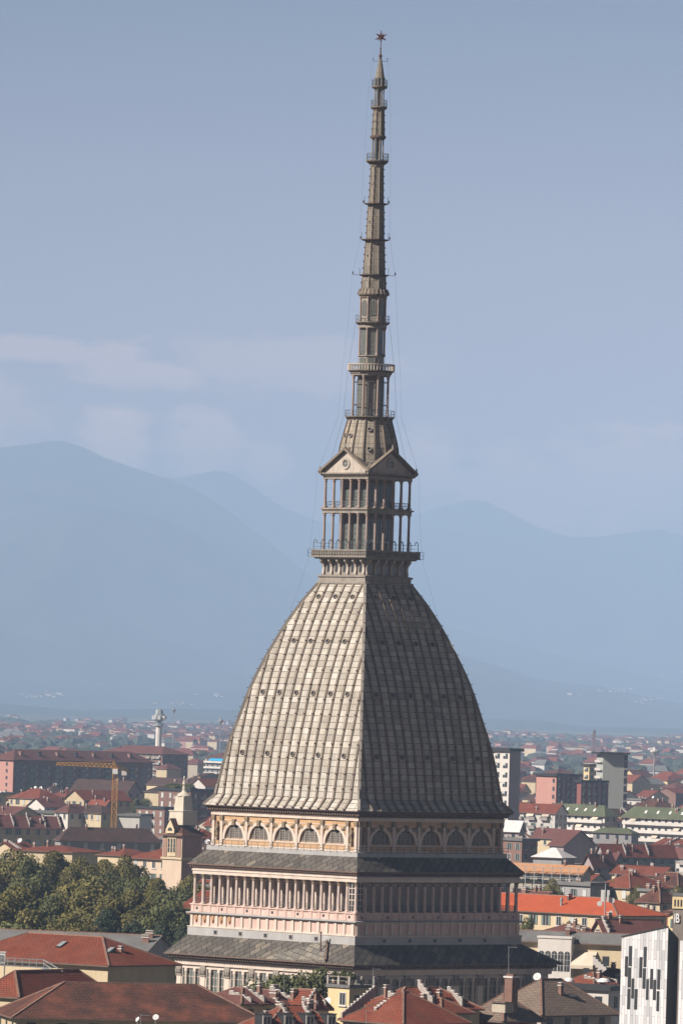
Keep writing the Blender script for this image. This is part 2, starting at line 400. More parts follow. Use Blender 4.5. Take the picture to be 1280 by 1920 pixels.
for yy, us in ((1117.7, (-3.76, 0, 3.76)), (1201.6, (-5.64, -1.88, 1.88, 5.64)), (1299, (-9.4, -5.64, -1.88, 1.88, 5.64, 9.4)), (1413, (-11.28, -5.64, 0, 5.64, 11.28))):
    z = 61+(1321-yy)/11.88-.3; a = dome_a(z); sl_ = math.atan2(dome_a(z-.5)-dome_a(z+.5), 1.0)
    for k in (0, 1, 2, 3):
        for u in us:
            if o0 is None:
                o0 = part(om, 'porthole', m_rib); og.build('porthole_glass', m_glass, o0); c = o0
            else:
                c = o0.copy(); C.objects.link(c); ch = o0.children[0].copy(); C.objects.link(ch); ch.parent = c
            c.location = Matrix.Rotation(k*PI/2, 3, 'Z') @ Vector((u, -a, z))
            c.rotation_euler = (Matrix.Rotation(k*PI/2, 3, 'Z') @ Matrix.Rotation(-sl_, 3, 'X')).to_euler()

# top cornice and arcade storey
mb = MB(); mb.square([(16.95, 44.15), (17.0, 44.36)], 0, False); mb.square([(16.25, 43.55), (16.3, 44.16), (16.98, 44.17)], 0, False)
for k in range(4):
    rot = Matrix.Rotation(k*PI/2, 3, 'Z')
    for i in range(62):
        x = -16.6+33.2*i/61
        p = [rot @ Vector(q) for q in ((x, -16.25, 43.88), (x, -16.85, 44.0))]; mb.bar(p[0], p[1], .26, .42, 0)
part(mb, 'bracket_cornice', m_brack)
mb = MB(); mb.square([(16.35, 43.45), (16.5, 43.55), (16.3, 43.58)], 0, False); mb.square([(16.22, 42.95), (16.35, 43.0), (16.35, 43.46)], 0, False)
part(mb, 'frieze', m_cream)
BAY = [-13.98+5.592*i for i in range(6)]           # pilaster lines; bays between
ARC_Z, ARC_R = 39.35, 2.05
def arch_pts(r, hs, n_=14):
    return [(r*math.cos(PI*i/n_), ARC_Z+r*hs*math.sin(PI*i/n_)) for i in range(n_+1)]
mb = MB()                                           # wall of one side with five arched openings cut out
A0 = 16.1; xs = [-A0]+[x for i in range(5) for x in (BAY[i]+2.796-ARC_R, BAY[i]+2.796+ARC_R)]+[A0]
for i in range(0, len(xs), 2): mb.face([(xs[i], -A0, 38.2), (xs[i+1], -A0, 38.2), (xs[i+1], -A0, 42.95), (xs[i], -A0, 42.95)])
for i in range(5):
    cx = BAY[i]+2.796
    mb.face([(cx-ARC_R, -A0, 38.2), (cx+ARC_R, -A0, 38.2), (cx+ARC_R, -A0, ARC_Z), (cx-ARC_R, -A0, ARC_Z)])
    pts = arch_pts(ARC_R, 1.08)
    for (x0, z0), (x1, z1) in zip(pts, pts[1:]):
        mb.face([(cx+x0, -A0, z0), (cx+x0, -A0, 42.95), (cx+x1, -A0, 42.95), (cx+x1, -A0, z1)])
        mb.face([(cx+x0, -A0, z0), (cx+x1, -A0, z1), (cx+x1, -A0+.5, z1), (cx+x0, -A0+.5, z0)])
    mb.face([(cx-ARC_R, -A0, ARC_Z), (cx+ARC_R, -A0, ARC_Z), (cx+ARC_R, -A0+.5, ARC_Z), (cx-ARC_R, -A0+.5, ARC_Z)])
walls = four(mb, 'arcade_wall', m_ochre)
mb = MB()
mb.box(-A0, A0, -A0-.12, -A0, 38.2, 38.42); mb.box(-A0, A0, -A0-.06, -A0+.01, 39.12, 39.28)
for i in range(5):
    for q in range(2): 
        x = BAY[i]+.45+q*2.4; mb.box(x, x+2.2, -A0-.05, -A0+.01, 42.2, 42.32)
        mb.box(x-.08, x+.02, -A0-.06, -A0+.01, 42.32, 42.95)
four(mb, 'stucco_moulding', m_cream)
mb = MB()
mb.box(-.27, .27, -.25, .02, 0, 4.3); mb.box(-.36, .36, -.32, .02, 0, .5, 0); mb.box(-.36, .36, -.36, .02, 4.12, 4.72, 1); mb.box(-.3, .3, -.3, .02, 3.9, 4.12, 1)
pil = part(mb, 'pilaster', [m_cream, m_relief]); spread(pil, [-15.82]+BAY+[15.82], -A0-.002, 38.22)
mb = MB(); a_, b_ = arch_pts(2.12, 1.08), arch_pts(2.62, 1.06)
for i in range(14):
    (x0, z0), (x1, z1), (x2, z2), (x3, z3) = a_[i], a_[i+1], b_[i+1], b_[i]; y = -.16
    mb.face([(x0, y, z0-ARC_Z), (x3, y, z3-ARC_Z), (x2, y, z2-ARC_Z), (x1, y, z1-ARC_Z)]); mb.face([(x3, y, z3-ARC_Z), (x3, 0, z3-ARC_Z), (x2, 0, z2-ARC_Z), (x2, y, z2-ARC_Z)])
    mb.face([(x0, y, z0-ARC_Z), (x1, y, z1-ARC_Z), (x1, 0, z1-ARC_Z), (x0, 0, z0-ARC_Z)])
mb.box(-2.62, -2.12, -.16, 0, -.15, 0); mb.box(2.12, 2.62, -.16, 0, -.15, 0)
mb.box(-.28, .28, -.42, 0, 2.1, 3.0, 1); mb.box(-.38, .38, -.34, 0, 2.85, 3.05, 1)
for sg in (-1, 1):                                  # carved spandrels
    for q in range(7):
        random.seed(q*3+sg); x = sg*(1.55+.16*q); mb.ball((x, -.06, 2.25+.08*q*(q < 5)), .24, 6, 1, 1.2)
arch = part(mb, 'arch_surround', [m_cream, m_relief]); CX = [b_+2.796 for b_ in BAY[:5]]; spread(arch, CX, -A0-.003, ARC_Z)
mb = MB(); mb.face([(x, 0, z-ARC_Z) for x, z in arch_pts(2.04, 1.08)])
win = part(mb, 'arched_window', m_glass)
mb = MB()                                           # cream tracery of circles and lozenges
for x in (-1.0, 0.0, 1.0): mb.bar((x, -.08, 0), (x, -.08, 2.2*math.sqrt(1-(x/2.06)**2)), .09, .06)
for x in (-1.02, 1.02): mb.bar((x, -.12, 0), (x, -.12, 2.2*math.sqrt(1-(x/2.06)**2)), .16, .1)
for i in range(-5, 6):
    for j in range(6):
        x, z = i*.36+(.18 if j % 2 else 0), .2+j*.36
        if (x/1.95)**2+((z+.15)/2.1)**2 < 1:
            for a in range(4):
                t0, t1 = a*PI/2, (a+1)*PI/2
                mb.bar((x+.15*math.cos(t0), -.05, z+.15*math.sin(t0)), (x+.15*math.cos(t1), -.05, z+.15*math.sin(t1)), .055, .05)
mb.bar((-2, -.06, .03), (2, -.06, .03), .07, .07)
tr = mb.build('tracery', m_stone_lt, win)
spread(win, CX, -A0+.25, ARC_Z)
mb = MB()                                           # corner figures in relief
mb.lathe([(.16, 0), (.30, .15), (.24, .8), (.34, 1.35), (.30, 1.75), (.14, 1.95), (.20, 2.1), (.19, 2.35), (.05, 2.5)], 8, 0, 0)
mb.bar((-.3, -.05, 1.6), (-.42, -.1, .9), .14, .14); mb.bar((.3, -.05, 1.6), (.2, -.3, 1.15), .14, .14); mb.box(-.35, .35, -.3, .2, -.25, 0)
st = part(mb, 'relief_statue', m_relief); spread(st, [-14.9, 14.9], -A0-.2, 39.6)
mb = MB(); mb.square([(16.75, 37.45), (16.75, 38.12), (16.05, 38.22)], 0, False)
part(mb, 'walkway_parapet', m_stone_gr)
mb = MB()
for i in range(24):
    x = -16.8+33.6*i/23; mb.bar((x, -16.85, 38.0), (x, -16.85, 39.0), .05, .05)
for z in (38.55, 39.0): mb.bar((-16.85, -16.85, z), (16.85, -16.85, z), .045, .045)
four(mb, 'walkway_railing', m_rail)

# middle roof and colonnade
mb = MB(); mb.square([(18.75, 35.25), (16.6, 37.62)], 0, False)
part(mb, 'middle_roof', m_slate)
mb = MB(); mb.square([(18.45, 35.0), (18.8, 35.05), (18.8, 35.27)], 0, False); mb.square([(18.15, 34.5), (18.2, 35.02), (18.5, 35.03)], 0, False)
for k in range(4):
    rot = Matrix.Rotation(k*PI/2, 3, 'Z')
    for i in range(70):
        x = -18.3+36.6*i/69; p = [rot @ Vector(q) for q in ((x, -18.1, 34.75), (x, -18.6, 34.85))]; mb.bar(p[0], p[1], .24, .36)
part(mb, 'bracket_cornice', m_brack)
mb = MB(); mb.square([(17.6, 33.62), (18.2, 33.62), (18.2, 34.1), (18.32, 34.15), (18.32, 34.3), (18.2, 34.5)], 0, False)
mb.square([(17.6, 33.62), (17.6, 34.2), (15.5, 34.25)], 0, False)
part(mb, 'entablature', m_cream)
CS = [-17.86+1.88*i for i in range(20)]
mb = MB(); mb.lathe([(.36, 0), (.36, .2), (.29, .26), (.29, .5), (.25, 4.05)], 10, 0, 0); mb.lathe([(.27, 4.0), (.33, 4.2), (.28, 4.3), (.40, 4.58)], 8, PI/8, 1); mb.box(-.40, .40, -.40, .40, 4.58, 4.68, 1); mb.box(-.4, .4, -.4, .4, -.06, .06, 0)
colm = part(mb, 'colonnade_column', [m_colonnade, m_relief])
spread(colm, CS, -17.86, 28.95, skip=lambda k, x: (k == 1 and x < -17.8) or (k == 2 and (x < -17.8 or 1 > 0 and x > -13)) or (k == 3 and (x > 17.8 or x < 13)))
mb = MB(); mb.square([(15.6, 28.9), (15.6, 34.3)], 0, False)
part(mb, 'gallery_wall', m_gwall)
mb = MB(); mb.box(-.06, .06, -.04, .04, 0, 4.2); mb.box(-.02, .02, -.04, .04, 0, 4.2)
for k in (0, 1): pass
mb = MB()
for i in range(18): mb.box(-16.4+1.88*i-.14+.7, -16.4+1.88*i+.14+.7, -15.75, -15.6, 28.95, 33.0)
mb.box(-15.7, 15.7, -15.82, -15.6, 33.0, 33.25)
four(mb, 'gallery_pilaster_strip', m_cream)
for sg, k in ((1, 0), (-1, 1)):                     # glazed bay in each front corner
    mb = MB(); x0, x1 = (15.98, 17.86) if sg > 0 else (-17.86, -15.98); y = -17.8
    for i in range(3):
        x = x0+(x1-x0)*(i+.5)/3 if i != 1 else (x0+x1)/2
        mb.bar((x, y, 29), (x, y, 33.6), .11, .12)
    for i in range(6): mb.bar((x0, y, 29.05+i*.9), (x1, y, 29.05+i*.9), .1, .12)
    o = part(mb, 'corner_glazing', m_cream, k=k)
    g = MB(); g.box(x0, x1, y+.1, y+.12, 29, 33.6); g.build('glass_pane', m_glass, o)
mb = MB()
for i in range(19):
    x = CS[i]
    for z in (29.5, 29.95): mb.bar((x+.25, -17.95, z), (x+1.63, -17.95, z), .04, .05)
    for q in range(3): mb.bar((x+.55+q*.4, -17.95, 29.0), (x+.55+q*.4, -17.95, 29.95), .03, .03)
four(mb, 'gallery_railing', m_rail)
mb = MB(); mb.square([(18.45, 28.75), (18.45, 28.93), (15.4, 28.97)], 0, False); mb.square([(18.28, 27.68), (18.28, 28.76), (18.45, 28.76)], 0, False)
part(mb, 'roundel_band', m_pink)
mb = MB()
for i in range(19):
    x = CS[i]+.94
    pts = [(x+.25*math.cos(2*PI*q/10), -18.29, 28.22+.25*math.sin(2*PI*q/10)) for q in range(10)]
    mb.face(pts, 1 if i % 3 == 0 else 0)
    mb.box(CS[i]-.3, CS[i]+.3, -18.36, -18.27, 27.7, 28.75, 2)
mb.box(CS[19]-.3, CS[19]+.3, -18.36, -18.27, 27.7, 28.75, 2)
four(mb, 'roundel_row', [m_cream, m_glass, m_pink])
mb = MB(); mb.square([(18.3, 27.38), (18.85, 27.44), (18.85, 27.58), (18.27, 27.7)], 0, False)
part(mb, 'string_cornice', m_stone_gr)
mb = MB(); mb.square([(18.32, 25.4), (18.32, 27.4)], 0, False)
part(mb, 'panel_wall', m_pink)
mb = MB()
for i in range(20):
    mb.box(CS[i]-.28, CS[i]+.28, -18.50, -18.31, 25.42, 27.4)
    if i < 19: mb.box(CS[i]+.28, CS[i]+1.6, -18.40, -18.31, 25.42, 25.6); mb.box(CS[i]+.28, CS[i]+1.6, -18.4, -18.31, 27.15, 27.4)
four(mb, 'panel_frame', m_cream)
mb = MB(); mb.lathe([(.10, -.62), (.34, -.35), (.40, 0), (.38, .45), (.30, .6)], 8, 0); 
for p in range(5): mb.ball((random.uniform(-.2, .2), -.3, -.3+.18*p), .16, 6)
sh = part(mb, 'relief_shield', m_ochre); spread(sh, [CS[i]+.94 for i in range(5)], -18.2, 26.55, ks=(0,))
mb = MB(); mb.square([(18.6, 25.2), (18.66, 25.28), (18.66, 25.4), (18.3, 25.44)], 0, False)
part(mb, 'base_moulding', m_cream)
mb = MB(); mb.square([(18.62, 23.6), (18.58, 25.22)], 0, False)
part(mb, 'stone_band', m_stone_gr)
mb = MB(); mb.box(-.40, .40, -.08, .0, -.36, .36, 1); mb.box(-.32, .32, -.1, -.05, -.28, .28, 0)
wn_ = part(mb, 'vent_window', [m_glass, m_stone_lt]); spread(wn_, [-12.2, -6.6, -1, 4.6, 10.2], -18.6, 24.62, ks=(0, 1))

# lower roof: deeper on the far right side
LB = 25.6
def lower(prof, mb, mi=0):
    rings = [[(-a, -a, z), (a, -a, z), (a, a+(LB-21.1)*w, z), (-a, a+(LB-21.1)*w, z)] for a, z, w in prof]
    for r0, r1 in zip(rings, rings[1:]):
        for i in range(4):
            j = (i+1) % 4; mb.face([r0[i], r0[j], r1[j], r1[i]], mi)
mb = MB(); lower([(21.15, 21.05, 1), (18.55, 24.05, 0)], mb); part(mb, 'lower_roof', m_slate)
mb = MB(); lower([(20.7, 20.85, 1), (21.2, 20.88, 1), (21.2, 21.07, 1)], mb); lower([(19.95, 20.2, 1), (20.0, 20.86, 1), (20.75, 20.87, 1)], mb)
for k, (u0, u1) in ((0, (-20.3, 20.3)), (1, (-20.3, 24.5))):
    rot = Matrix.Rotation(k*PI/2, 3, 'Z')
    for i in range(72):
        x = u0+(u1-u0)*i/71; p = [rot @ Vector(q) for q in ((x, -19.9, 20.5), (x, -20.8, 20.68))]; mb.bar(p[0], p[1], .26, .42)
part(mb, 'bracket_cornice', m_brack)
mb = MB(); lower([(19.7, 19.3, 1), (19.9, 19.35, 1), (19.9, 20.22, 1)], mb); part(mb, 'frieze', m_cream)
mb = MB(); lower([(19.5, 0, 1), (19.5, 19.35, 1)], mb); part(mb, 'lower_wall', m_cream)
mb = MB(); mb.box(-.5, .5, -.3, 0, 0, 19.3); mb.box(-.62, .62, -.42, 0, 17.6, 19.25, 1)
for q in range(3): mb.ball((-.4+.4*q, -.45, 18.3), .24, 6, 1, 2.0)
lp = part(mb, 'giant_pilaster', [m_cream, m_stone]); LX = [-19.0+5.45*i for i in range(8)]; spread(lp, LX, -19.502, 0, ks=(0, 1))
mb = MB(); mb.box(-1.95, 1.95, -.03, .0, 0, 5.2, 0)
lw = part(mb, 'tall_window', m_glass_gr)
mb = MB()
for x in (-.98, .98): mb.tube((x, -.28, 0), (x, -.28, 4.7), .19, .16, 8); mb.box(x-.26, x+.26, -.5, -.03, 4.7, 5.2)
for x in (-2.05, 2.05): mb.box(x-.12, x+.12, -.2, .02, -.2, 5.3)
mb.box(-2.2, 2.2, -.3, .02, -.35, -.05); mb.box(-2.2, 2.2, -.24, .02, 5.2, 5.5)
for x in (-.33, .33, -1.5, 1.5): mb.bar((x, -.06, 0), (x, -.06, 5.2), .09, .07)
for z in (1.3, 2.6, 3.9): mb.bar((-1.95, -.06, z), (1.95, -.06, z), .08, .07)
mb.build('window_frame', m_cream, lw); spread(lw, [x+2.72 for x in LX[:7]], -19.505, 13.6, ks=(0, 1))
# raised cross roof of the entrance side, on the left front roof
mb = MB(); e0, e1, t1, tz = 1.0, 14.9, 12.6, .45
A_, B_, T_ = Vector((e0, -21.2, 21.1)), Vector((e1, -21.2, 21.1)), Vector((t1, -18.6, 24.05)); U = Vector((0, 0, tz))
mb.face([A_, B_+U, T_+U]); mb.face([B_, T_, T_+U, B_+U]); mb.face([A_, B_, B_+U]); mb.bar(B_+U, T_+U, .3, .26, 1)
part(mb, 'cross_roof', [m_slate_lt, m_brack])
mb = MB(); mb.tube((12.7, -20.1, 22), (12.7, -20.1, 25.6), .11, n=8); mb.tube((12.7, -20.1, 25.6), (12.7, -20.1, 25.8), .17, n=8)
part(mb, 'flue', m_brack)

# neck, balcony and two-storey temple
mb = MB(); mb.square([(5.2, 79.6), (5.45, 79.95), (5.45, 80.2), (5.15, 80.3), (5.15, 80.85), (5.35, 81.0), (5.35, 81.2), (4.95, 81.3)], 0, False); mb.square([(4.7, 81.2), (4.6, 83.9)], 0, False)
part(mb, 'neck', m_stone)
mb = MB(); pr = [(-.05, 0), (-.35, .05), (-.42, .35), (-.30, .8), (-.28, 1.2), (-.50, 1.7), (-.95, 2.1), (-1.02, 2.45), (-.05, 2.5)]
for w in (-.2, .2): mb.face([(w, y, z) for y, z in (pr if w > 0 else pr[::-1])])
for (y0, z0), (y1, z1) in zip(pr, pr[1:]): mb.face([(-.2, y0, z0), (.2, y0, z0), (.2, y1, z1), (-.2, y1, z1)])
cb = part(mb, 'scroll_corbel', m_stone_lt); spread(cb, [-4.45+1.78*i for i in range(6)], -4.62, 81.3)
mb = MB()
for i in range(5): x = -3.56+1.78*i; mb.face([(x-.28, -4.68, 81.7), (x+.28, -4.68, 81.7), (x+.28, -4.68, 82.7), (x, -4.67, 83.1), (x-.28, -4.68, 82.7)])
four(mb, 'neck_slit_window', m_glass)
mb = MB(); mb.square([(5.5, 83.8), (5.7, 83.85), (5.7, 84.0), (6.15, 84.05), (6.15, 84.28), (2, 84.3)], 0, False); part(mb, 'balcony_floor', m_stone)
mb = MB(); mb.box(-6.12, 6.12, -6.12, -5.92, 85.05, 85.25)
for i in range(34): x = -6.0+12.0*i/33; mb.box(x-.09, x+.09, -6.08, -5.96, 84.28, 85.05)
mb.box(-6.05, 6.05, -5.93, -5.90, 84.28, 85.05, 1)
four(mb, 'balustrade', [m_stone, m_rib])
mb = MB()
for i in range(8):
    x = -5.9+11.8*i/7; pts = [(x, -5.75, 85.2), (x, -5.78, 86.3), (x, -5.65, 86.7), (x, -5.35, 86.85), (x, -5.1, 86.7), (x, -5.05, 86.4)]
    for p, q in zip(pts, pts[1:]): mb.tube(p, q, .055, n=5)
mb.bar((-5.9, -5.78, 86.3), (5.9, -5.78, 86.3), .04, .04); mb.bar((-5.9, -5.78, 85.75), (5.9, -5.78, 85.75), .03, .03)
for z in (84.15, 84.75, 85.3): mb.bar((-6.45, -6.45, z), (6.45, -6.45, z), .035, .035)
for x in (-6.45, 6.45): mb.bar((x, -6.45, 84.1), (x, -6.45, 85.35), .05, .05)
four(mb, 'safety_fence', m_rail)
TX = [-4.7+1.88*i for i in range(6)]
def temple_col(h):
    mb = MB(); mb.box(-.3, .3, -.3, .3, 0, .22); mb.lathe([(.28, .2), (.23, .32), (.23, .6), (.195, h-.5)], 10, 0); mb.lathe([(.2, h-.52), (.3, h-.3), (.24, h-.22), (.34, h-.06)], 8, PI/8); mb.box(-.33, .33, -.33, .33, h-.07, h); return mb
for h, z, a in ((6.75, 84.3, 4.72), (4.5, 91.92, 4.68)):
    o = part(temple_col(h), 'temple_column', m_column); spread(o, TX[:5], -a, z)
mb = MB(); mb.square([(4.6, 91.02), (4.95, 91.05), (5.0, 91.55), (5.25, 91.62), (5.25, 91.8), (4.6, 91.94)], 0, True); part(mb, 'temple_floor', m_stone)
mb = MB(); mb.box(-4.7, 4.7, -4.72, -4.66, 92.85, 92.92); mb.box(-4.7, 4.7, -4.72, -4.66, 92.4, 92.45)
for i in range(30): mb.box(-4.65+9.3*i/29-.02, -4.65+9.3*i/29+.02, -4.71, -4.67, 91.95, 92.9)
four(mb, 'temple_railing', m_rail)
mb = MB(); mb.square([(4.5, 96.42), (4.95, 96.42), (4.98, 96.85), (5.08, 96.95), (5.08, 97.1)], 0, False); mb.square([(5.05, 97.1), (5.5, 97.2), (5.5, 97.4), (1, 97.42)], 0, False); mb.square([(4.5, 96.42), (1, 96.45)], 0, False)
for k in range(4):
    rot = Matrix.Rotation(k*PI/2, 3, 'Z')
    for i in range(24):
        x = -5.1+10.2*i/23; mb.bar(rot @ Vector((x, -5.05, 97.0)), rot @ Vector((x, -5.36, 97.06)), .2, .2, 1)
part(mb, 'temple_entablature', [m_stone, m_rib])
mb = MB(); mb.square([(2.9, 84.3), (2.9, 91.05)], 0, False); mb.square([(2.9, 91.9), (2.9, 96.45)], 0, False); core = part(mb, 'glazed_core', m_glass_gr)
mb = MB()
for z0, z1 in ((84.3, 91.0), (91.94, 96.4)):
    for i in range(4): x = -2.9+5.8*i/3; mb.box(x-.16, x+.16, -3.02, -2.88, z0, z1)
    for i in range(3):
        x = -2.9+5.8*(i+.5)/3
        mb.bar((x, -2.96, z0), (x, -2.96, z1-.5), .05, .05, 1)
        for q in range(1, 7): mb.bar((x-.9, -2.95, z0+(z1-z0)*q/7.5), (x+.9, -2.95, z0+(z1-z0)*q/7.5), .05, .05, 1)
    mb.box(-2.9, 2.9, -3.0, -2.88, z1-.7, z1)
four(mb, 'core_mullion', [m_rib, m_iron])
# gables
AP = 101.15
mb = MB()
mb.face([(-4.95, -4.95, 97.4), (4.95, -4.95, 97.4), (0, -4.95, AP-.25)])
four(mb, 'pediment', m_stone_lt)
mb = MB(); g0 = (-5.55, 97.42); 
for sg in (-1, 1):
    a, b2 = Vector((sg*5.6, -5.2, 97.5)), Vector((0, -5.2, AP)); mb.bar(a, b2, .75, .32, 0, up=Vector((sg*(AP-97.5), 0, 5.6)).normalized())
    mb.bar(a+Vector((0, .28, -.32)), b2+Vector((0, .28, -.32)), .3, .22, 0, up=(0, -1, 0))
for sg in (-1, 0, 1): 
    x, z = (sg*5.45, 97.7) if sg else (0, AP+.1); mb.lathe([(.16, z), (.2, z+.25), (.1, z+.4), (.14, z+.6), (.02, z+.8)], 6, 0, 1, x, -5.3)
four(mb, 'raking_cornice', [m_rib, m_stone])
mb = MB()
for k in range(4):
    rot = Matrix.Rotation(k*PI/2, 3, 'Z')
    for sg in (-1, 1):
        f_ = [rot @ Vector(p) for p in ((sg*5.5, -5.5, 97.55), (0, -5.5, AP+.02), (0, 0, AP+.02))]; mb.face(f_ if sg > 0 else f_[::-1])
part(mb, 'gable_roof', m_slate)
om, og = oculus(.62, m_stone); oc = part(om, 'oculus', m_stone_lt); og.build('porthole_glass', m_glass_gr, oc)
b4 = MB(); b4.bar((-.6, -.05, 0), (.6, -.05, 0), .06, .06); b4.bar((0, -.05, -.6), (0, -.05, .6), .06, .06); b4.build('oculus_bar', m_stone_lt, oc)
spread(oc, [0], -4.97, 98.85)

# lantern
OCT = PI/8
cp = [(4.7, 98.2), (4.7, 100.4), (4.58, 101.5), (4.28, 102.8), (3.98, 103.9), (3.68, 105.0), (3.45, 105.8)]
m_cone = brick('lantern slabs', (.30, .265, .215), (.21, .185, .15), (.11, .09, .07), 1.0, .85, .05, 0, var=.15, vscale=.3, hue=((.25, .20, .14), .5, .5))
mb = MB(); mb.lathe(cp, 16, PI/16, caps=False); part(mb, 'lantern_cone', m_cone)
for i in range(16):
    mb = MB(); t = PI/16+2*PI*i/16
    for (r0, z0), (r1, z1) in zip(cp, cp[1:]): mb.bar((r0*math.cos(t), r0*math.sin(t), z0), (r1*math.cos(t), r1*math.sin(t), z1), .24, .36, 0, up=(math.cos(t), math.sin(t), .4))
    part(mb, 'cone_rib', m_rib)
om, og = oculus(.26); o0 = None
for t, z in ((-45, 104.3), (-45, 101.2), (-90, 103.3), (-45, 98.9), (-112, 103.4), (22.5, 103.4), (0, 101.6)):
    r = interp([(b_, a_) for a_, b_ in cp], z)
    if o0 is None: o0 = part(om, 'porthole', m_stone); og.build('porthole_glass', m_glass, o0); c = o0
    else: c = copy_tree(o0, tower)
    c.location = (r*math.cos(R(t)), r*math.sin(R(t)), z); c.rotation_euler = (Matrix.Rotation(R(t+90), 3, 'Z') @ Matrix.Rotation(R(-20), 3, 'X')).to_euler()
def ring_balcony(z, r, rh, corb, stone=False, r_in=1.0, n_=24, hcorb=.9):
    mb = MB(); mb.lathe([(corb, z-hcorb), (corb+.08, z-hcorb*.5), (r*.93, z-.16), (r, z-.12), (r, z), (r_in, z+.01)], 16, PI/16, 0, caps=False)
    for i in range(16): 
        t = 2*PI*i/16; mb.bar((corb*math.cos(t), corb*math.sin(t), z-hcorb*.6), (r*.92*math.cos(t), r*.92*math.sin(t), z-.2), .14, .22, 1)
    o = part(mb, 'balcony', [m_rib, m_brack])
    mb = MB(); q = .045 if not stone else .14
    for i in range(n_*(2 if stone else 1)):
        nn = n_*(2 if stone else 1); t = 2*PI*i/nn; x, y = (r-.08)*math.cos(t), (r-.08)*math.sin(t); mb.bar((x, y, z), (x, y, z+rh), q, q)
    for zz in ((z+rh,) if stone else (z+rh, z+rh*.5, z+.12)):
        for i in range(n_):
            t0, t1 = 2*PI*i/n_, 2*PI*(i+1)/n_; mb.bar(((r-.08)*math.cos(t0), (r-.08)*math.sin(t0), zz), ((r-.08)*math.cos(t1), (r-.08)*math.sin(t1), zz), .24 if stone else .05, .16 if stone else .05)
    mb.build('balcony_railing', m_stone_lt if stone else m_rail, o)
def ring_cols(name, r, z0, z1, cr, mat=m_column, n_=8, ph=-45):
    mb = MB(); h = z1-z0; mb.lathe([(cr*1.35, 0), (cr*1.3, h*.05), (cr, h*.08), (cr*.85, h*.9), (cr*1.35, h*.97), (cr*1.4, h)], 8, 0)
    o = None
    for i in range(n_):
        t = R(ph)+OCT+2*PI*i/n_
        if o is None: o = part(mb, name, mat); c = o
        else: c = o.copy(); C.objects.link(c)
        c.location = (r*math.cos(t), r*math.sin(t), z0)
def oct_(prof, name, mat, n_=8): mb = MB(); mb.lathe(prof, n_, OCT if n_ == 8 else PI/n_); return part(mb, name, mat)
def panes(name, r, z0, z1, w, mat=m_glass_gr, arched=False):
    """tall windows with mullions, one on each side of the octagon"""
    h = z1-z0; mb = MB(); top = [(w/2*math.cos(PI*i/8), h-w/2+w/2*math.sin(PI*i/8)) for i in range(9)] if arched else [(w/2, h), (-w/2, h)]
    mb.face([(-w/2, -.05, 0), (w/2, -.05, 0)]+[(x, -.05, z) for x, z in top]); fr = MB()
    fr.bar((0, -.08, 0), (0, -.08, h), .05, .05)
    for sg in (-1, 1): fr.bar((sg*w/2, -.08, 0), (sg*w/2, -.08, h-(w/2 if arched else 0)), .07, .09)
    nb = max(3, int(h/.7))
    for i in range(1, nb): fr.bar((-w/2, -.07, h*i/nb), (w/2, -.07, h*i/nb), .045, .04)
    o = None
    for i in range(8):
        t = R(-90+45*i)
        if o is None: o = part(mb, name, mat); fr.build('window_bars', m_stone, o); c = o
        else: c = copy_tree(o, tower)
        rr = r*math.cos(OCT); c.location = (rr*math.cos(t), rr*math.sin(t), z0); c.rotation_euler.z = t+PI/2
ring_balcony(106.4, 3.98, 1.0, 3.42)
oct_([(2.25, 106.4), (2.25, 112.95)], 'lantern_core', m_rib); panes('lantern_window', 2.27, 106.6, 112.3, 1.35, m_glass_gr, True)
ring_cols('lantern_column', 2.95, 106.4, 112.95, .2)
mb = MB()
for zz in (108.3, 111.9):
    for i in range(8):
        t0, t1 = R(-45)+OCT+2*PI*i/8, R(-45)+OCT+2*PI*(i+1)/8; mb.bar((2.95*math.cos(t0), 2.95*math.sin(t0), zz), (2.95*math.cos(t1), 2.95*math.sin(t1), zz), .08, .1)
part(mb, 'tie_rod', m_iron)
oct_([(2.1, 112.75), (3.15, 112.9), (3.2, 113.1), (3.35, 113.25), (3.35, 113.4), (2, 113.45)], 'lantern_entablature', m_stone, 16)
ring_balcony(113.72, 3.72, .95, 3.2, True, 1.0, 24, .35)
oct_([(2.1, 113.7), (2.1, 115.9), (2.32, 115.95), (2.32, 116.1), (2.0, 116.15)], 'tier_base', m_stone)
oct_([(1.85, 116), (1.85, 120.4)], 'tier_core', m_rib); panes('tier_window', 1.87, 116.2, 120.2, 1.1); panes('tier_window', 2.13, 113.9, 115.7, 1.0)
ring_cols('tier_column', 2.1, 116.1, 120.45, .17)
oct_([(1.9, 120.3), (2.3, 120.45), (2.25, 120.9), (2.4, 121.1), (2.1, 121.2)], 'tier_entablature', m_stone, 16)
ring_balcony(121.35, 2.76, 1.05, 2.3, False, 1.0, 20, .45)
oct_([(2.05, 121.3), (2.05, 125.3)], 'window_tier', m_stone); panes('arched_pane', 2.08, 122.4, 124.8, .85, m_glass_gr, True)
ring_cols('tier_column', 2.12, 121.35, 125.35, .15)
oct_([(2.1, 125.2), (2.2, 125.4), (2.25, 125.6), (2.5, 125.65), (2.5, 125.85), (2.1, 126.6)], 'spire_cornice', m_rib, 16)
mb = MB()
for i in range(24): t = 2*PI*i/24; mb.bar((2.1*math.cos(t), 2.1*math.sin(t), 126.6), (2.46*math.cos(t), 2.46*math.sin(t), 125.75), .1, .3)
part(mb, 'spire_bracket', m_stone)
m_spire = brick('spire slabs', (.20, .18, .155), (.14, .127, .108), (.09, .075, .055), 3, 1.15, .045, 0, var=.15, vscale=.5, hue=((.22, .17, .12), .6, .5))
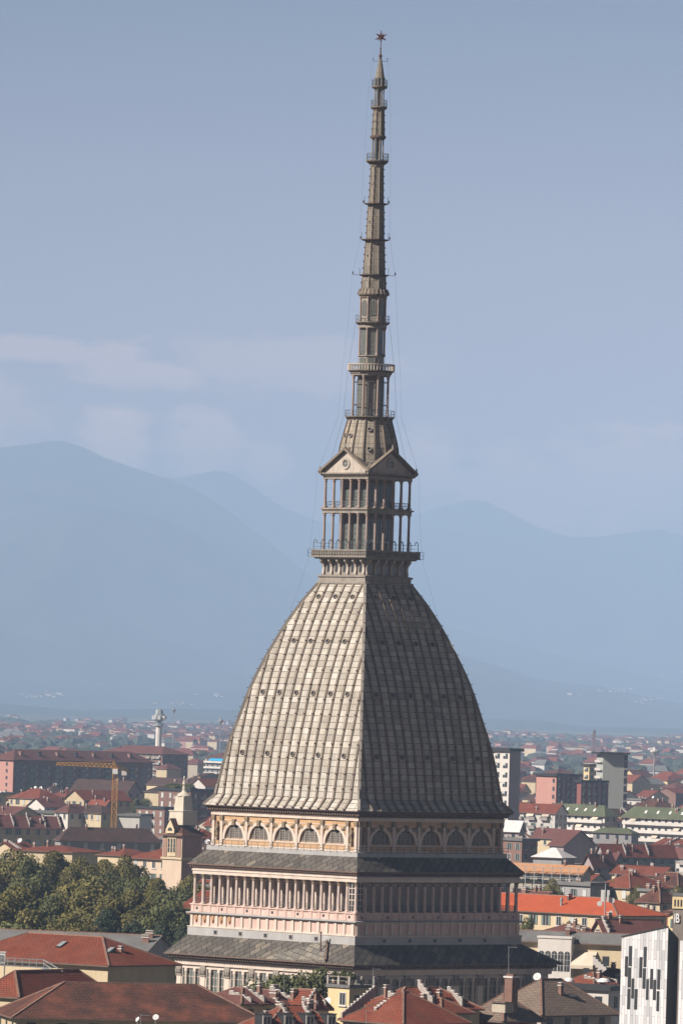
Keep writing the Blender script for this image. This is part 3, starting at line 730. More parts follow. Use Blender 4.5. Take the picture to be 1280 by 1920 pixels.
for pr in ([(2.06, 126.5), (1.95, 128.8)], [(1.82, 128.8), (1.55, 134.4)], [(1.48, 134.4), (1.30, 140.1)], [(1.2, 140.1), (1.02, 146.0)]):
    (r0, z0), (r1, z1) = pr; o = oct_(pr, 'spire_shaft', m_spire)
    mb = MB()
    for i in range(8):
        t = OCT+2*PI*i/8; mb.bar((r0*math.cos(t), r0*math.sin(t), z0), (r1*math.cos(t), r1*math.sin(t), z1), .14, .16)
    zz = z0+1.1
    while zz < z1-.3:
        rr = r0+(r1-r0)*(zz-z0)/(z1-z0)
        for i in range(8):
            t = OCT+2*PI*i/8; mb.bar((rr*math.cos(t), rr*math.sin(t), zz), ((rr+.24)*math.cos(t), (rr+.24)*math.sin(t), zz), .09, .12, 1)
        zz += 1.1
    mb.build('shaft_rib', [m_rib, m_iron], o)
for z, r, arm in ((128.8, 2.35, 3.35), (134.4, 2.18, 2.3), (140.1, 1.9, 2.0)):
    oct_([(r-.75, z-.25), (r, z-.02), (r, z+.1), (r-.7, z+.14)], 'spire_ledge', m_iron, 16)
    mb = MB()
    for t in (-135, 45):
        c_, s_ = math.cos(R(t)), math.sin(R(t)); mb.bar((r*.7*c_, r*.7*s_, z+.04), (arm*c_, arm*s_, z+.04), .07, .07); mb.bar((r*.97*c_, r*.97*s_, z), (r*.97*c_, r*.97*s_, z+1.2), .05, .05)
        mb.ball((arm*c_, arm*s_, z+.35), .13, 6, 0, 2.0)
    part(mb, 'lamp_arm', m_iron)
om, og = oculus(.13); o0 = None
for z, r in ((131.9, 1.62), (137.3, 1.35), (143.2, 1.05), (153.2, .9)):
    for t in (-90, -45):
        if t == -45 and z > 130: continue
        if o0 is None: o0 = part(om, 'porthole', m_stone); og.build('porthole_glass', m_glass, o0); c = o0
        else: c = copy_tree(o0, tower)
        c.location = (r*math.cos(R(t)), r*math.sin(R(t)), z); c.rotation_euler.z = R(t+90); c.scale = (1, .4, 1)
ring_balcony(147.0, 1.8, 1.1, 1.08, False, .5, 18, 1.0)
oct_([(.62, 146.9), (.62, 150.5)], 'needle_core', m_glass); ring_cols('needle_column', .9, 147.0, 150.45, .13, m_stone)
oct_([(.95, 150.3), (1.08, 150.4), (1.25, 150.6), (1.25, 150.85), (1.08, 151)], 'needle_cornice', m_iron, 12)
o = oct_([(1.05, 150.9), (.88, 155.0)], 'needle_shaft', m_spire); mb = MB()
for i in range(8):
    t = OCT+2*PI*i/8; mb.bar((1.05*math.cos(t), 1.05*math.sin(t), 150.95), (.88*math.cos(t), .88*math.sin(t), 155), .12, .14)
    for zz in (152, 153.1, 154.2): rr = 1.05-.17*(zz-151)/4; mb.bar((rr*math.cos(t), rr*math.sin(t), zz), ((rr+.2)*math.cos(t), (rr+.2)*math.sin(t), zz), .08, .1, 1)
mb.build('shaft_rib', [m_rib, m_iron], o)
ring_balcony(155.5, 1.32, 1.05, .9, False, .5, 14, .6)
oct_([(.5, 155.4), (.5, 158.4)], 'needle_core', m_glass); ring_cols('needle_column', .74, 155.5, 158.35, .11, m_stone)
oct_([(.7, 158.2), (.9, 158.35), (.9, 158.5)], 'needle_cornice', m_rib, 12)
ring_balcony(158.75, 1.28, 1.05, .88, False, .4, 14, .4)
oct_([(.62, 158.7), (.62, 160.0)], 'needle_core', m_glass); ring_cols('needle_column', .74, 158.75, 160.0, .12, m_stone)
oct_([(.86, 159.95), (.88, 160.15), (.78, 160.2), (.28, 163.0), (.3, 163.05)], 'needle_cone', m_spire)
mb = MB(); mb.lathe([(.28, 163.0), (.16, 163.2), (.27, 163.5), (.27, 163.75), (.12, 163.95), (.09, 164.6), (.15, 164.75), (.08, 164.9), (.05, 166.3)], 8, 0)
for t in (-135, 45): c_, s_ = math.cos(R(t)), math.sin(R(t)); mb.bar((.2*c_, .2*s_, 162.75), (1.12*c_, 1.12*s_, 162.75), .06, .06); mb.bar((1.12*c_, 1.12*s_, 162.75), (1.12*c_, 1.12*s_, 163.1), .05, .05); mb.ball((1.12*c_, 1.12*s_, 163.15), .11, 6)
part(mb, 'finial', m_iron)
mb = MB(); zc = 166.6
ico = [Vector(v).normalized() for v in ((0, 1, 1.618), (0, -1, 1.618), (0, 1, -1.618), (0, -1, -1.618), (1, 1.618, 0), (-1, 1.618, 0), (1, -1.618, 0), (-1, -1.618, 0), (1.618, 0, 1), (-1.618, 0, 1), (1.618, 0, -1), (-1.618, 0, -1))]
ico = [Matrix.Rotation(R(31.7), 3, 'X') @ v for v in ico]
for v in ico: mb.tube(Vector((0, 0, zc)), Vector((0, 0, zc))+v*1.15, .24, .005, 5)
part(mb, 'star', m_copper)
mb = MB()                                           # lightning conductor wires
for t in (-135, 45):
    c_, s_ = math.cos(R(t)), math.sin(R(t))
    pts = [(1.15, 163), (1.7, 158), (2.1, 147), (2.4, 134), (3.4, 128.8), (3.9, 121), (4.6, 113.6), (5.0, 106.3), (8.0, 97.5), (8.2, 93), (8.9, 84.2), (11.8, 74.5), (12.6, 73.6)]
    for (r0, z0), (r1, z1) in zip(pts, pts[1:]): mb.tube((r0*c_, r0*s_, z0), (r1*c_, r1*s_, z1), .013, n=4)
    pts = [(2.7, 121), (3.7, 113.6), (4.2, 106.3), (5.9, 99.5)]
    for (r0, z0), (r1, z1) in zip(pts, pts[1:]): mb.tube((r0*c_, r0*s_, z0), (r1*c_, r1*s_, z1), .024, n=4)
part(mb, 'guy_wire', m_rail)

# ------------------------------------------------------------------ builders for the town
random.seed(11)
r_red = brick('red clay tiles', (.25, .056, .026), (.19, .041, .02), (.06, .018, .011), .5, .40, .075, var=.2, vscale=.35, hue=((.13, .05, .033), .3, .75), rand=.12, bump=.4)
r_orange = brick('orange clay tiles', (.42, .088, .032), (.36, .072, .027), (.2, .045, .02), .5, .36, .03, var=.1, vscale=.25, hue=((.34, .06, .024), .4, .5), bump=.3)
r_brown = brick('weathered brown tiles', (.095, .042, .029), (.07, .033, .024), (.022, .012, .010), .5, .40, .08, var=.22, vscale=.3, hue=((.17, .055, .03), .25, .7), rand=.12, bump=.5)
r_dark = brick('dark brown tiles', (.060, .036, .029), (.045, .028, .024), (.02, .013, .012), .5, .36, .05, var=.2, vscale=.3, hue=((.10, .042, .03), .5, .45), rand=.15, bump=.4)
r_tan = brick('tan concrete tiles', (.19, .14, .105), (.15, .11, .085), (.05, .035, .03), 1.2, .36, .05, var=.12, vscale=.3, bump=.5)
r_mauve = brick('dull red tiles', (.135, .052, .043), (.11, .042, .036), (.05, .022, .02), .6, .4, .04, var=.15, vscale=.2, rand=.1)
r_green = M('mossy green roofing felt', (.075, .085, .045), var=.25, scale=.15, stretch=(1, 1, 1))
r_grey = M('grey slate roofing', (.13, .125, .12), var=.2, scale=.3, stretch=(1, 1, 1), rand=.12)
r_white = M('white sheet roofing', (.52, .49, .47), var=.12, scale=.5)
r_scaf = brick('orange scaffold roof boards', (.46, .235, .12), (.40, .2, .1), (.2, .1, .05), 2.2, .3, .03, var=.1)
w_cream = M('cream stucco', (.45, .36, .235), var=.12, scale=.35, rand=.1)
w_yellow = M('yellow stucco', (.54, .42, .235), var=.1, scale=.35)
w_white = M('white stucco', (.50, .46, .42), var=.1, scale=.35, rand=.08)
w_pink = M('salmon render', (.40, .205, .165), var=.08, scale=.2)
w_grey = M('grey render', (.24, .225, .22), var=.12, scale=.3, rand=.12)
w_mauve = M('mauve grey render and shade tone', (.29, .235, .235), var=.1, scale=.3)  # also laid over white walls, where it stands in for their shade
w_brick = brick('brown brick', (.21, .115, .085), (.17, .09, .07), (.13, .09, .075), .5, .2, .02, var=.1, rand=.12, bump=.1)
w_dkred = M('dark red render', (.20, .075, .065), var=.1, scale=.3)
w_beige = M('beige concrete', (.34, .29, .23), var=.12, scale=.4, rand=.1)
m_shutter = M('pale grey shutters', (.42, .42, .40), var=.15, scale=3, rand=.2)
m_shutg = M('grey green shutters', (.14, .17, .15), var=.15, scale=3, rand=.2)
m_frame = M('painted window frame', (.48, .44, .40), var=.08)
m_chim = M('sooty chimney brick', (.20, .115, .085), var=.3, scale=2, rand=.15)
m_cap = M('chimney coping', (.50, .46, .43), var=.2, scale=2)
m_fire = M('weathered party wall', (.27, .24, .215), var=.25, scale=1.2, rand=.1)
m_dark = M('dark steel and shade tone', (.03, .03, .032), rough=.5, var=.15)  # dark metal and roofing; on the panel tower's side it stands for shade
m_dish = M('white dish enamel', (.62, .60, .58), rough=.5, var=.05)
m_metal = M('galvanised steel', (.32, .34, .34), rough=.45, var=.15, metal=.4)
m_awn = M('faded awning cloth', (.50, .42, .33), var=.1, rand=.2)
m_awno = M('orange awning cloth', (.60, .22, .09), var=.1)
m_awnt = M('turquoise awning cloth', (.02, .28, .50), var=.1)
m_crane = M('orange yellow crane paint', (.42, .20, .03), rough=.5, var=.2, scale=2)

def wmesh(kind):
    mb = MB()
    if kind == 'plain':
        mb.box(-.72, .72, -.06, 0, -1.0, 1.0, 1); mb.box(-.55, .55, -.075, -.05, -.85, .85, 0); mb.box(-.03, .03, -.09, -.05, -.85, .85, 1); mb.box(-.85, .85, -.22, 0, -1.12, -.98, 1)
    elif kind == 'shutter':
        mb.box(-.6, .6, -.06, 0, -.95, .95, 0); mb.box(-.56, -.02, -.1, -.05, -.9, .9, 2); mb.box(.02, .56, -.1, -.05, -.9, .9, 2); mb.box(-.8, .8, -.2, 0, -1.1, -.96, 1)
    elif kind == 'open':
        mb.box(-.58, .58, -.05, 0, -.95, .95, 0); mb.box(-1.1, -.6, -.1, 0, -.92, .92, 2); mb.box(.6, 1.1, -.1, 0, -.92, .92, 2); mb.box(-.04, .04, -.07, -.04, -.95, .95, 1)
    elif kind == 'wide':
        mb.box(-1.1, 1.1, -.05, 0, -.9, .9, 0); mb.box(-1.1, .1, -.1, 0, .1, .9, 2); mb.box(-.03, .03, -.08, -.04, -.9, .9, 1)
    elif kind == 'dark':
        mb.box(-.6, .6, -.05, 0, -.85, .85, 0); mb.box(-.75, .75, -.15, 0, -1.0, -.86, 1)
    me = mb.build('window', [m_glass, m_frame, m_shutg if kind == 'open' else m_shutter]); d = me.data; bpy.data.objects.remove(me); return d
WM = {k: wmesh(k) for k in ('plain', 'shutter', 'open', 'wide', 'dark')}
def bmesh_balcony():
    mb = MB(); mb.box(-1.6, 1.6, -1.15, 0, -.16, 0, 0); mb.box(-1.6, 1.6, -1.15, -1.08, 0, .95, 1); mb.box(-1.6, -1.53, -1.08, 0, 0, .95, 1); mb.box(1.53, 1.6, -1.08, 0, 0, .95, 1)
    o = mb.build('balcony', [m_frame, m_fire]); d = o.data; bpy.data.objects.remove(o); return d
BAL = bmesh_balcony()
def chimney_mesh(w, d, h):
    mb = MB(); mb.box(-w/2, w/2, -d/2, d/2, -1.5, h, 0); mb.box(-w/2-.1, w/2+.1, -d/2-.1, d/2+.1, h, h+.14, 1); mb.box(-w/2+.06, w/2-.06, -d/2+.06, d/2-.06, h+.14, h+.4, 0); mb.box(-w/2-.06, w/2+.06, -d/2-.06, d/2+.06, h+.4, h+.5, 1)
    o = mb.build('chimney', [m_chim, m_cap]); dd = o.data; bpy.data.objects.remove(o); return dd
CHM = [chimney_mesh(.5, .7, .9), chimney_mesh(.42, 1.2, .75), chimney_mesh(.55, .6, 1.3)]
def hor(x): return 1321+(x-677)*.0297
HB = []                                              # what is already placed: (x0, x1, ytop, ybottom, depth)

def roof_z(Lu, Lv, z, hr, kind):
    """height of the roof surface above a plan point"""
    def f(x, y):
        X, Y_ = min(-x, Lu+x), min(y, Lv-y)
        if kind == 'hip': t = min(X, Y_)/(min(Lu, Lv)/2)
        elif kind == 'gx': t = Y_/(Lv/2)
        elif kind == 'gy': t = X/(Lu/2)
        else: return z
        return z+hr*max(0, min(1, t))
    return f
def party_wall(p0, p1, h, th, steps, mats, name, parent):
    """stepped fire wall climbing a roof slope from p0 to p1"""
    p0, p1 = Vector(p0), Vector(p1); mb = MB(); d = (p1-p0)
    hd = Vector((d.x, d.y, 0)); n = Vector((-hd.y, hd.x, 0)).normalized()*th/2
    for i in range(steps):
        a, b = p0+d*(i/steps), p0+d*((i+1)/steps); zt = b.z+h
        A = [Vector((q.x, q.y, 0)) for q in (a-n, b-n, b+n, a+n)]; zb = min(a.z, b.z)-.6
        lo = [Vector((q.x, q.y, zb)) for q in A]; hi = [Vector((q.x, q.y, zt)) for q in A]
        for k in range(4): j = (k+1) % 4; mb.face([lo[k], lo[j], hi[j], hi[k]])
        mb.face(hi)
        c = (a+b)/2; mb.bar((c.x-hd.normalized().x*d.length/steps*.33, c.y-hd.normalized().y*d.length/steps*.33, zt+.07), (c.x+hd.normalized().x*d.length/steps*.33, c.y+hd.normalized().y*d.length/steps*.33, zt+.07), th+.16, .13, 1)
    return mb.build(name, mats, parent)

def house(label, x, y, z, wl, wr, hr, roof='hip', wm=None, rm=None, a=45, name='house', cat='house', group=None, win=('plain', 'dark'), rows=3, bay=3.2, over=.55, chim=2,
          fl=3.3, balc=(), walls=(), dish=0, attic=0, ybot=None, zb=0, depth=None, skip_hb=False, wallh=.42):
    """a building by its near corner (photograph pixel of its eave, eave height) and the widths in pixels of its left and right fronts"""
    P = at(x, y, depth) if depth else atz(x, y, z); z = P.z
    pm = F/P.y; Lu, Lv = max(2, wl/pm/math.cos(R(a))), max(2, wr/pm/math.sin(R(a)))
    rt = thing(name, label, cat, (P.x, P.y, 0), R(-a), group)
    wmb = MB(); wmb.box(-Lu, 0, 0, Lv, zb, z)
    rz = roof_z(Lu, Lv, z, hr, roof)
    o = over; rmb = MB()
    x0, x1, y0, y1 = -Lu-o, o, -o, Lv+o; ze = z-.02
    if roof == 'hip':
        k = hr/(min(Lu, Lv)/2); ze = z-k*o*.6; s = min(Lu, Lv)/2+o
        if Lu > Lv: A, B = (x0+s, (y0+y1)/2), (x1-s, (y0+y1)/2)
        else: A, B = ((x0+x1)/2, y0+s), ((x0+x1)/2, y1-s)
        zr = z+hr; A, B = (*A, zr), (*B, zr)
        c = [(x0, y0, ze), (x1, y0, ze), (x1, y1, ze), (x0, y1, ze)]
        if Lu > Lv: fs = ([c[0], c[1], B, A], [c[1], c[2], B], [c[2], c[3], A, B], [c[3], c[0], A])
        else: fs = ([c[0], c[1], A], [c[1], c[2], B, A], [c[2], c[3], B], [c[3], c[0], A, B])
        for f in fs: rmb.face(f)
        rd = MB()
        for p, q in ((A, B), (A, c[0]), (A if Lu <= Lv else B, c[1]), (B, c[2])): rd.bar(p, q, .3, .22)
        ridge = rd
    elif roof in ('gx', 'gy'):
        if roof == 'gx':
            k = hr/(Lv/2); ze = z-k*o; m_ = Lv/2; zr = z+hr
            rmb.face([(x0, y0, ze), (x1, y0, ze), (x1, m_, zr), (x0, m_, zr)]); rmb.face([(x1, y1, ze), (x0, y1, ze), (x0, m_, zr), (x1, m_, zr)])
            wmb.face([(0, 0, z), (0, Lv, z), (0, m_, zr-.03)]); wmb.face([(-Lu, Lv, z), (-Lu, 0, z), (-Lu, m_, zr-.03)])
            ends = ((x0, m_, zr), (x1, m_, zr)); c = None
            for xx in (x0, x1): rmb.bar((xx, y0, ze-.08), (xx, m_, zr-.08), .1, .16); rmb.bar((xx, y1, ze-.08), (xx, m_, zr-.08), .1, .16)
        else:
            k = hr/(Lu/2); ze = z-k*o; m_ = -Lu/2; zr = z+hr
            rmb.face([(x1, y0, ze), (x1, y1, ze), (m_, y1, zr), (m_, y0, zr)]); rmb.face([(x0, y1, ze), (x0, y0, ze), (m_, y0, zr), (m_, y1, zr)])
            wmb.face([(-Lu, 0, z), (0, 0, z), (m_, 0, zr-.03)]); wmb.face([(0, Lv, z), (-Lu, Lv, z), (m_, Lv, zr-.03)])
            ends = ((m_, y0, zr), (m_, y1, zr))
            for yy in (y0, y1): rmb.bar((x0, yy, ze-.08), (m_, yy, zr-.08), .1, .16); rmb.bar((x1, yy, ze-.08), (m_, yy, zr-.08), .1, .16)
        ridge = MB(); ridge.bar(*ends, .3, .2)
    else:
        ridge = None; rmb.box(x0, x1, y0, y1, z+.005, z+.35); 
        rmb.box(x0, x1, y0, y0+.25, z+.35, z+.35+hr); rmb.box(x1-.25, x1, y0+.25, y1, z+.35, z+.35+hr); rmb.box(x0, x0+.25, y0+.25, y1, z+.35, z+.35+hr); rmb.box(x0+.25, x1-.25, y1-.25, y1, z+.35, z+.35+hr)
    if roof != 'flat':                                # fascia and gutter along the eaves
        for p, q in (((x0, y0), (x1, y0)), ((x1, y0), (x1, y1))):
            if roof == 'gx' and p == (x1, y0) or roof == 'gy' and p == (x0, y0): continue
            rmb.bar((p[0], p[1], ze-.1), (q[0], q[1], ze-.1), .14, .2, 1)
    wall = wmb.build('wall', wm, rt); ro = rmb.build('roof', [rm, m_brack], rt)
    if ridge and P.y < 1700: ridge.build('ridge_tiles', m_chim, ro)
    rs = random.Random(hash((x, y)) & 0xffff if False else int(x*7+y*13+z))
    nw = 0
    if win:
        for side, L in ((0, Lu), (1, Lv)):
            kind = win[side]
            if not kind or L < 2.2: continue
            n_ = max(1, int(L/bay))
            for i in range(n_):
                for r_ in range(rows):
                    if nw >= 96: break
                    zz = z-1.75-r_*fl
                    if zz < 2: continue
                    t = (i+.5)*L/n_; k = kind
                    if k == 'plain': k = rs.choice(('plain', 'plain', 'shutter', 'open'))
                    put('window', WM[k], rt, (-t, -.005, zz) if side == 0 else (.005, t, zz), 0 if side == 0 else PI/2); nw += 1
    nb = 0
    for side, frac, r0, r1 in balc:
        L = Lu if side == 0 else Lv
        for r_ in range(r0, r1):
            zz = z-2.75-r_*fl; t = frac*L
            if nb < 96: put('balcony', BAL, rt, (-t, -.004, zz) if side == 0 else (.004, t, zz), 0 if side == 0 else PI/2); nb += 1
    for i in range(chim):
        u, v = rs.uniform(.15, .85)*Lu, rs.uniform(.12, .8)*Lv
        put('chimney', rs.choice(CHM), ro, (-u, v, rz(-u, v)), rs.choice((0, PI/2)))
    for (face, frac) in walls:                         # stepped fire walls on a slope
        if face == 0: p0, p1 = (-frac*Lu, -.2, z), (-frac*Lu, Lv/2, rz(-frac*Lu, Lv/2))
        else: p0, p1 = (.2, frac*Lv, z), (-Lu/2, frac*Lv, rz(-Lu/2, frac*Lv))
        party_wall(p0, p1, wallh, .3, max(4, int((Vector(p1)-Vector(p0)).length/1.0)), [m_fire, m_cap], 'party_wall', rt)
    yb = ybot or (P.y and y+min(rows, 3)*fl*pm*.8)
    if not skip_hb: HB.append((x-wl, x+wr, y-hr*pm-2, yb, P.y, P.x, Lu, Lv, label))
    rt['_dims'] = (Lu, Lv, z)
    return rt, wall, ro, Lu, Lv, rz
DM = None
def sat_dish(p, r, label, face=R(-35), group='satellite dishes on the roofs'):
    global DM
    if DM is None:
        mb = MB(); n_ = 10; pr = [(0.0, .12), (.45, .09), (.8, .035), (1.0, -.03)]
        mb.lathe([(max(.01, q), -w) for q, w in pr], n_, 0, 0, caps=False); mb.lathe([(max(.01, q), -w-.03) for q, w in pr[::-1]], n_, 0, 0, caps=False)
        mb.bar((0, -.9, .03), (0, 0, .75), .06, .06, 0); mb.ball((0, 0, .78), .12, 6, 0)
        o = mb.build('dish', m_dish); ms = MB(); ms.tube((0, 0, -2.2), (0, 0, 0), .06, n=5); q = ms.build('mast', m_metal); DM = (o.data, q.data); bpy.data.objects.remove(o); bpy.data.objects.remove(q)
    t = thing('satellite_dish', label, 'satellite dish', p, 0, group)
    d = put('dish', DM[0], t); d.scale = (r, r, r); d.rotation_euler = (R(62), 0, face)
    m_ = put('mast', DM[1], t); m_.scale = (1, 1, max(.5, r*1.1))
    return t
def awning(parent, p0, p1, out, drop, mat, name='awning'):
    mb = MB(); p0, p1, o = Vector(p0), Vector(p1), Vector(out); d = Vector((0, 0, -drop))
    mb.face([p0, p1, p1+o+d, p0+o+d]); mb.face([p0+o+d, p1+o+d, p1+o+d*1.25, p0+o+d*1.25]); return mb.build(name, mat, parent)

# ------------------------------------------------------------------ trees
def leaf_mat(name, c1, c2):
    m, n, l, b = nt(name); t = n.new('ShaderNodeTexCoord'); z = n.new('ShaderNodeTexNoise'); z.inputs['Scale'].default_value = .45; z.inputs['Detail'].default_value = 6; z.inputs['Roughness'].default_value = .75
    l.new(t.outputs['Object'], z.inputs['Vector']); r = n.new('ShaderNodeMapRange'); r.inputs[1].default_value = .35; r.inputs[2].default_value = .65; l.new(z.outputs['Fac'], r.inputs[0])
    mx = n.new('ShaderNodeMix'); mx.data_type = 'RGBA'; mx.inputs[6].default_value = col4(c1); mx.inputs[7].default_value = col4(c2); l.new(r.outputs[0], mx.inputs[0])
    o = rand_tone(n, l, mx.outputs[2], .18); l.new(o, b.inputs['Base Color']); b.inputs['Roughness'].default_value = .7; b.inputs['Specular IOR Level'].default_value = .15
    return m
l_plane = leaf_mat('plane tree leaves', (.064, .066, .018), (.17, .136, .040))
l_green = leaf_mat('green leaves', (.058, .072, .026), (.13, .125, .044))
l_dark = leaf_mat('dark evergreen needles', (.022, .032, .018), (.045, .055, .026))
m_bark = M('bark', (.11, .085, .06), var=.3, scale=3)
def crown_mesh(name, seed, mat, rx, rz_, nlobe, per, leaf, cone=0):
    rs = random.Random(seed); mb = MB()
    for _ in range(nlobe):
        while True:
            v = Vector((rs.uniform(-1, 1), rs.uniform(-1, 1), rs.uniform(-.85, 1)))
            if v.length < 1 and v.length > .25: break
        if cone: v.x *= 1-.75*(v.z+1)/2*cone; v.y *= 1-.75*(v.z+1)/2*cone
        c = Vector((v.x*rx*.72, v.y*rx*.72, v.z*rz_*.74)); lr = rs.uniform(.26, .46)*rx*(1-.45*cone*(v.z+1)/2)
        for _k in range(per):
            d = Vector((rs.gauss(0, 1), rs.gauss(0, 1), rs.gauss(0, 1)+.25)).normalized()
            q = c+Vector((d.x, d.y, d.z*.8))*lr*rs.uniform(.72, 1.10)
            nrm = (d+Vector((rs.gauss(0, .45), rs.gauss(0, .45), rs.gauss(0, .45)))).normalized()
            u = nrm.orthogonal().normalized(); w = nrm.cross(u); a = rs.uniform(0, PI); s = leaf*rs.uniform(.6, 1.35)
            u, w = u*math.cos(a)+w*math.sin(a), w*math.cos(a)-u*math.sin(a)
            mb.face([q+u*s, q+w*s*.62, q-u*s*.9, q-w*s*.7], 0, [(0, 0)]*4)
    o = mb.build(name, mat); d = o.data; bpy.data.objects.remove(o); return d
def trunk_mesh(h, r, seed):
    rs = random.Random(seed); mb = MB(); mb.tube((0, 0, 0), (0, 0, h*.55), r, r*.7, 8)
    for _ in range(6):
        a = rs.uniform(0, 2*PI); z0 = h*rs.uniform(.4, .55); mb.tube((0, 0, z0), (math.cos(a)*h*.26, math.sin(a)*h*.26, h*rs.uniform(.72, .92)), r*.45, r*.12, 5)
    o = mb.build('trunk', m_bark); d = o.data; bpy.data.objects.remove(o); return d
# unit trees: 20 m high, crown about 16 m wide
CR = {'plane': [crown_mesh('crown', s, l_plane, 8.2, 8.0, 34, 640, .28) for s in (1, 2, 3)], 'green': [crown_mesh('crown', s, l_green, 7.6, 7.6, 28, 420, .32) for s in (4, 5)],
      'dark': [crown_mesh('crown', s, l_dark, 6.5, 9.0, 28, 380, .29, .7) for s in (6, 7)], 'slim': [crown_mesh('crown', s, l_green, 3.0, 9.2, 24, 110, .42, .5) for s in (8,)]}
TR = trunk_mesh(18, .55, 3)
def tree(label, x, ytop, ztop, w, kind='green', group='trees among the roofs', name='tree', depth=None, rz_=None, zb=0):
    P = at(x, ytop, depth) if depth else atz(x, ytop, ztop); ztop = P.z
    H = ztop-zb; sx = (w/(F/P.y))/({'slim': 6.4}.get(kind, 16.2 if kind != 'dark' else 13.4)); sz = H/20
    t = thing(name, label, 'tree', (P.x, P.y, zb), 0, group)
    c = put('crown', random.choice(CR[kind]), t, (0, 0, H-(8.4 if kind in ('plane', 'green') else 9.3)*max(sz*.8, min(sz, sx*1.05))), random.uniform(0, 6.28)); c.scale = (sx, sx, max(sz*.8, min(sz, sx*1.05)))
    k = put('trunk', TR, t); k.scale = (sx*1.1, sx*1.1, H/20)
    return t

# ------------------------------------------------------------------ near roofs, from the camera outward
def lit(P, rt): return P
# long brown hipped roof, bottom left
house('long building with a weathered brown hipped roof along the bottom left edge', 31, 1904, 18, 45, 462, 4.3, 'hip', w_cream, r_brown, a=78, name='apartment_house', cat='building', win=('dark', 'dark'), rows=2, bay=4.2, chim=0, over=.7)
b, wl_, ro, Lu, Lv, rz = house('orange red hipped roof over a lit yellow wall, beside the trees at left', 203, 1808, 22, 300, 122, 3.6, 'hip', w_cream, r_red, a=38, name='hall_building', cat='building', win=None, chim=0, over=.7)
for u in (-3.6, -12.8):
    mb = MB(); mb.box(-.5, .5, -.9, .9, -.2, .25); mb.box(-.42, .42, -.8, .8, .25, .29, 1); o = mb.build('skylight', [m_dark, m_metal], ro); o.location = (u, Lv*.30, rz(u, Lv*.30)); o.rotation_euler.x = math.atan2(3.6, Lv/2 if Lu > Lv else Lu/2)
put('chimney', CHM[2], ro, (-3.4, Lv*.45, rz(-3.4, Lv*.45)-.9))
house('low orange tiled roof with a steel walkway along it, at the left edge', 35, 1866, 19, 75, 165, 3.2, 'hip', w_cream, r_red, a=35, name='hall_building', cat='building', win=None, chim=0)
g_, wl_, ro, Lu, Lv, rz = house('long low building with a grey slate roof and dark gable, behind the orange red roof', 274, 1781, 20, 310, 44, 2.2, 'gx', w_grey, r_grey, a=17, name='long_building', cat='building', win=None, chim=0)
for v in (.25, .4): put('chimney', CHM[1], ro, (-1.2, Lv*v, rz(-1.2, Lv*v)), PI/2)
# steel walkway and the white ventilation unit on the low roof
mb = MB(); W0 = at(-12, 1809, 985); W1 = at(82, 1814, 985); W2 = at(118, 1836, 975); dv = (W1-W0).normalized(); nv = Vector((-dv.y, dv.x, 0))*.55
wk = thing('roof_walkway', 'galvanised steel roof walkway with handrails and a short stair, on the low orange roof', 'walkway', (W0.x, W0.y, W0.z))
mb.bar((0, 0, 0), W1-W0, 1.1, .12); mb.build('deck', m_metal, wk)
mb = MB(); mb.bar(W1-W0, W2-W0, 1.0, .14); [mb.bar(W1-W0+(W2-W1)*(i/6)-nv, W1-W0+(W2-W1)*(i/6)+nv, .2, .12) for i in range(7)]; mb.build('stair', m_metal, wk)
for sg in (-1, 1):
    mb = MB()
    for h in (.55, 1.1): mb.bar(nv*sg+Vector((0, 0, h)), W1-W0+nv*sg+Vector((0, 0, h)), .07, .07); mb.bar(W1-W0+nv*sg+Vector((0, 0, h)), W2-W0+nv*sg+Vector((0, 0, h)), .07, .07)
    for i in range(8): q = (W1-W0)*(i/7)+nv*sg; mb.bar(q, q+Vector((0, 0, 1.1)), .06, .06)
    mb.build('handrail', m_metal, wk)
q = MB(); pp = at(6, 1806, 988)
for i in range(4): q.bar((.3+i*2.2, 0, -3.5), (.3+i*2.2, 0, 0), .12, .12)
vu = thing('ventilation_unit', 'white boxy ventilation unit standing by the steel roof walkway', 'ventilation unit', (pp.x-.4, pp.y, pp.z))
mb = MB(); mb.box(-1.1, .75, -.8, .8, 0, 1.55); mb.box(-1.18, .83, -.88, .88, 1.55, 1.63); mb.build('casing', m_dish, vu); mb = MB(); mb.box(-.9, .5, -.84, -.78, .25, 1.2); [mb.box(-.9, .5, -.9, -.84, .3+.2*i, .36+.2*i) for i in range(5)]; mb.build('grille', m_metal, vu); mb = MB(); [mb.box(x-.06, x+.06, y-.06, y+.06, -3, 0) for x in (-1, .65) for y in (-.7, .7)]; mb.build('leg', m_metal, vu)
# red roofs and stepped fire walls between the brown roof and the tower
house('dull red roof with stepped fire walls, just right of the long brown roof', 452, 1880, 18.8, 80, 70, 1.9, 'hip', w_cream, r_mauve, name='house', win=('plain', 'dark'), rows=1, chim=1, walls=((1, .25), (1, .6), (1, .95)))
house('brownish roof with chimneys below the tall lit windows of the tower', 520, 1880, 18.2, 80, 50, 1.6, 'hip', w_cream, r_mauve, win=None, chim=2, walls=((1, .5),))
house('small red roof with white coped fire walls under the dark bush', 590, 1886, 18.0, 56, 26, 2.2, 'hip', w_cream, r_red, win=None, chim=1, walls=((0, .2), (1, .15), (1, .75)))
b, wl_, ro, Lu, Lv, rz = house('red mansard roof with a row of white framed dormers and stepped fire walls, bottom centre', 492, 1936, 17, 60, 172, 3.4, 'hip', w_cream, r_red, a=66, name='apartment_house', cat='building', win=None, chim=3, walls=((1, .13), (1, .36), (1, .60), (1, .83)))
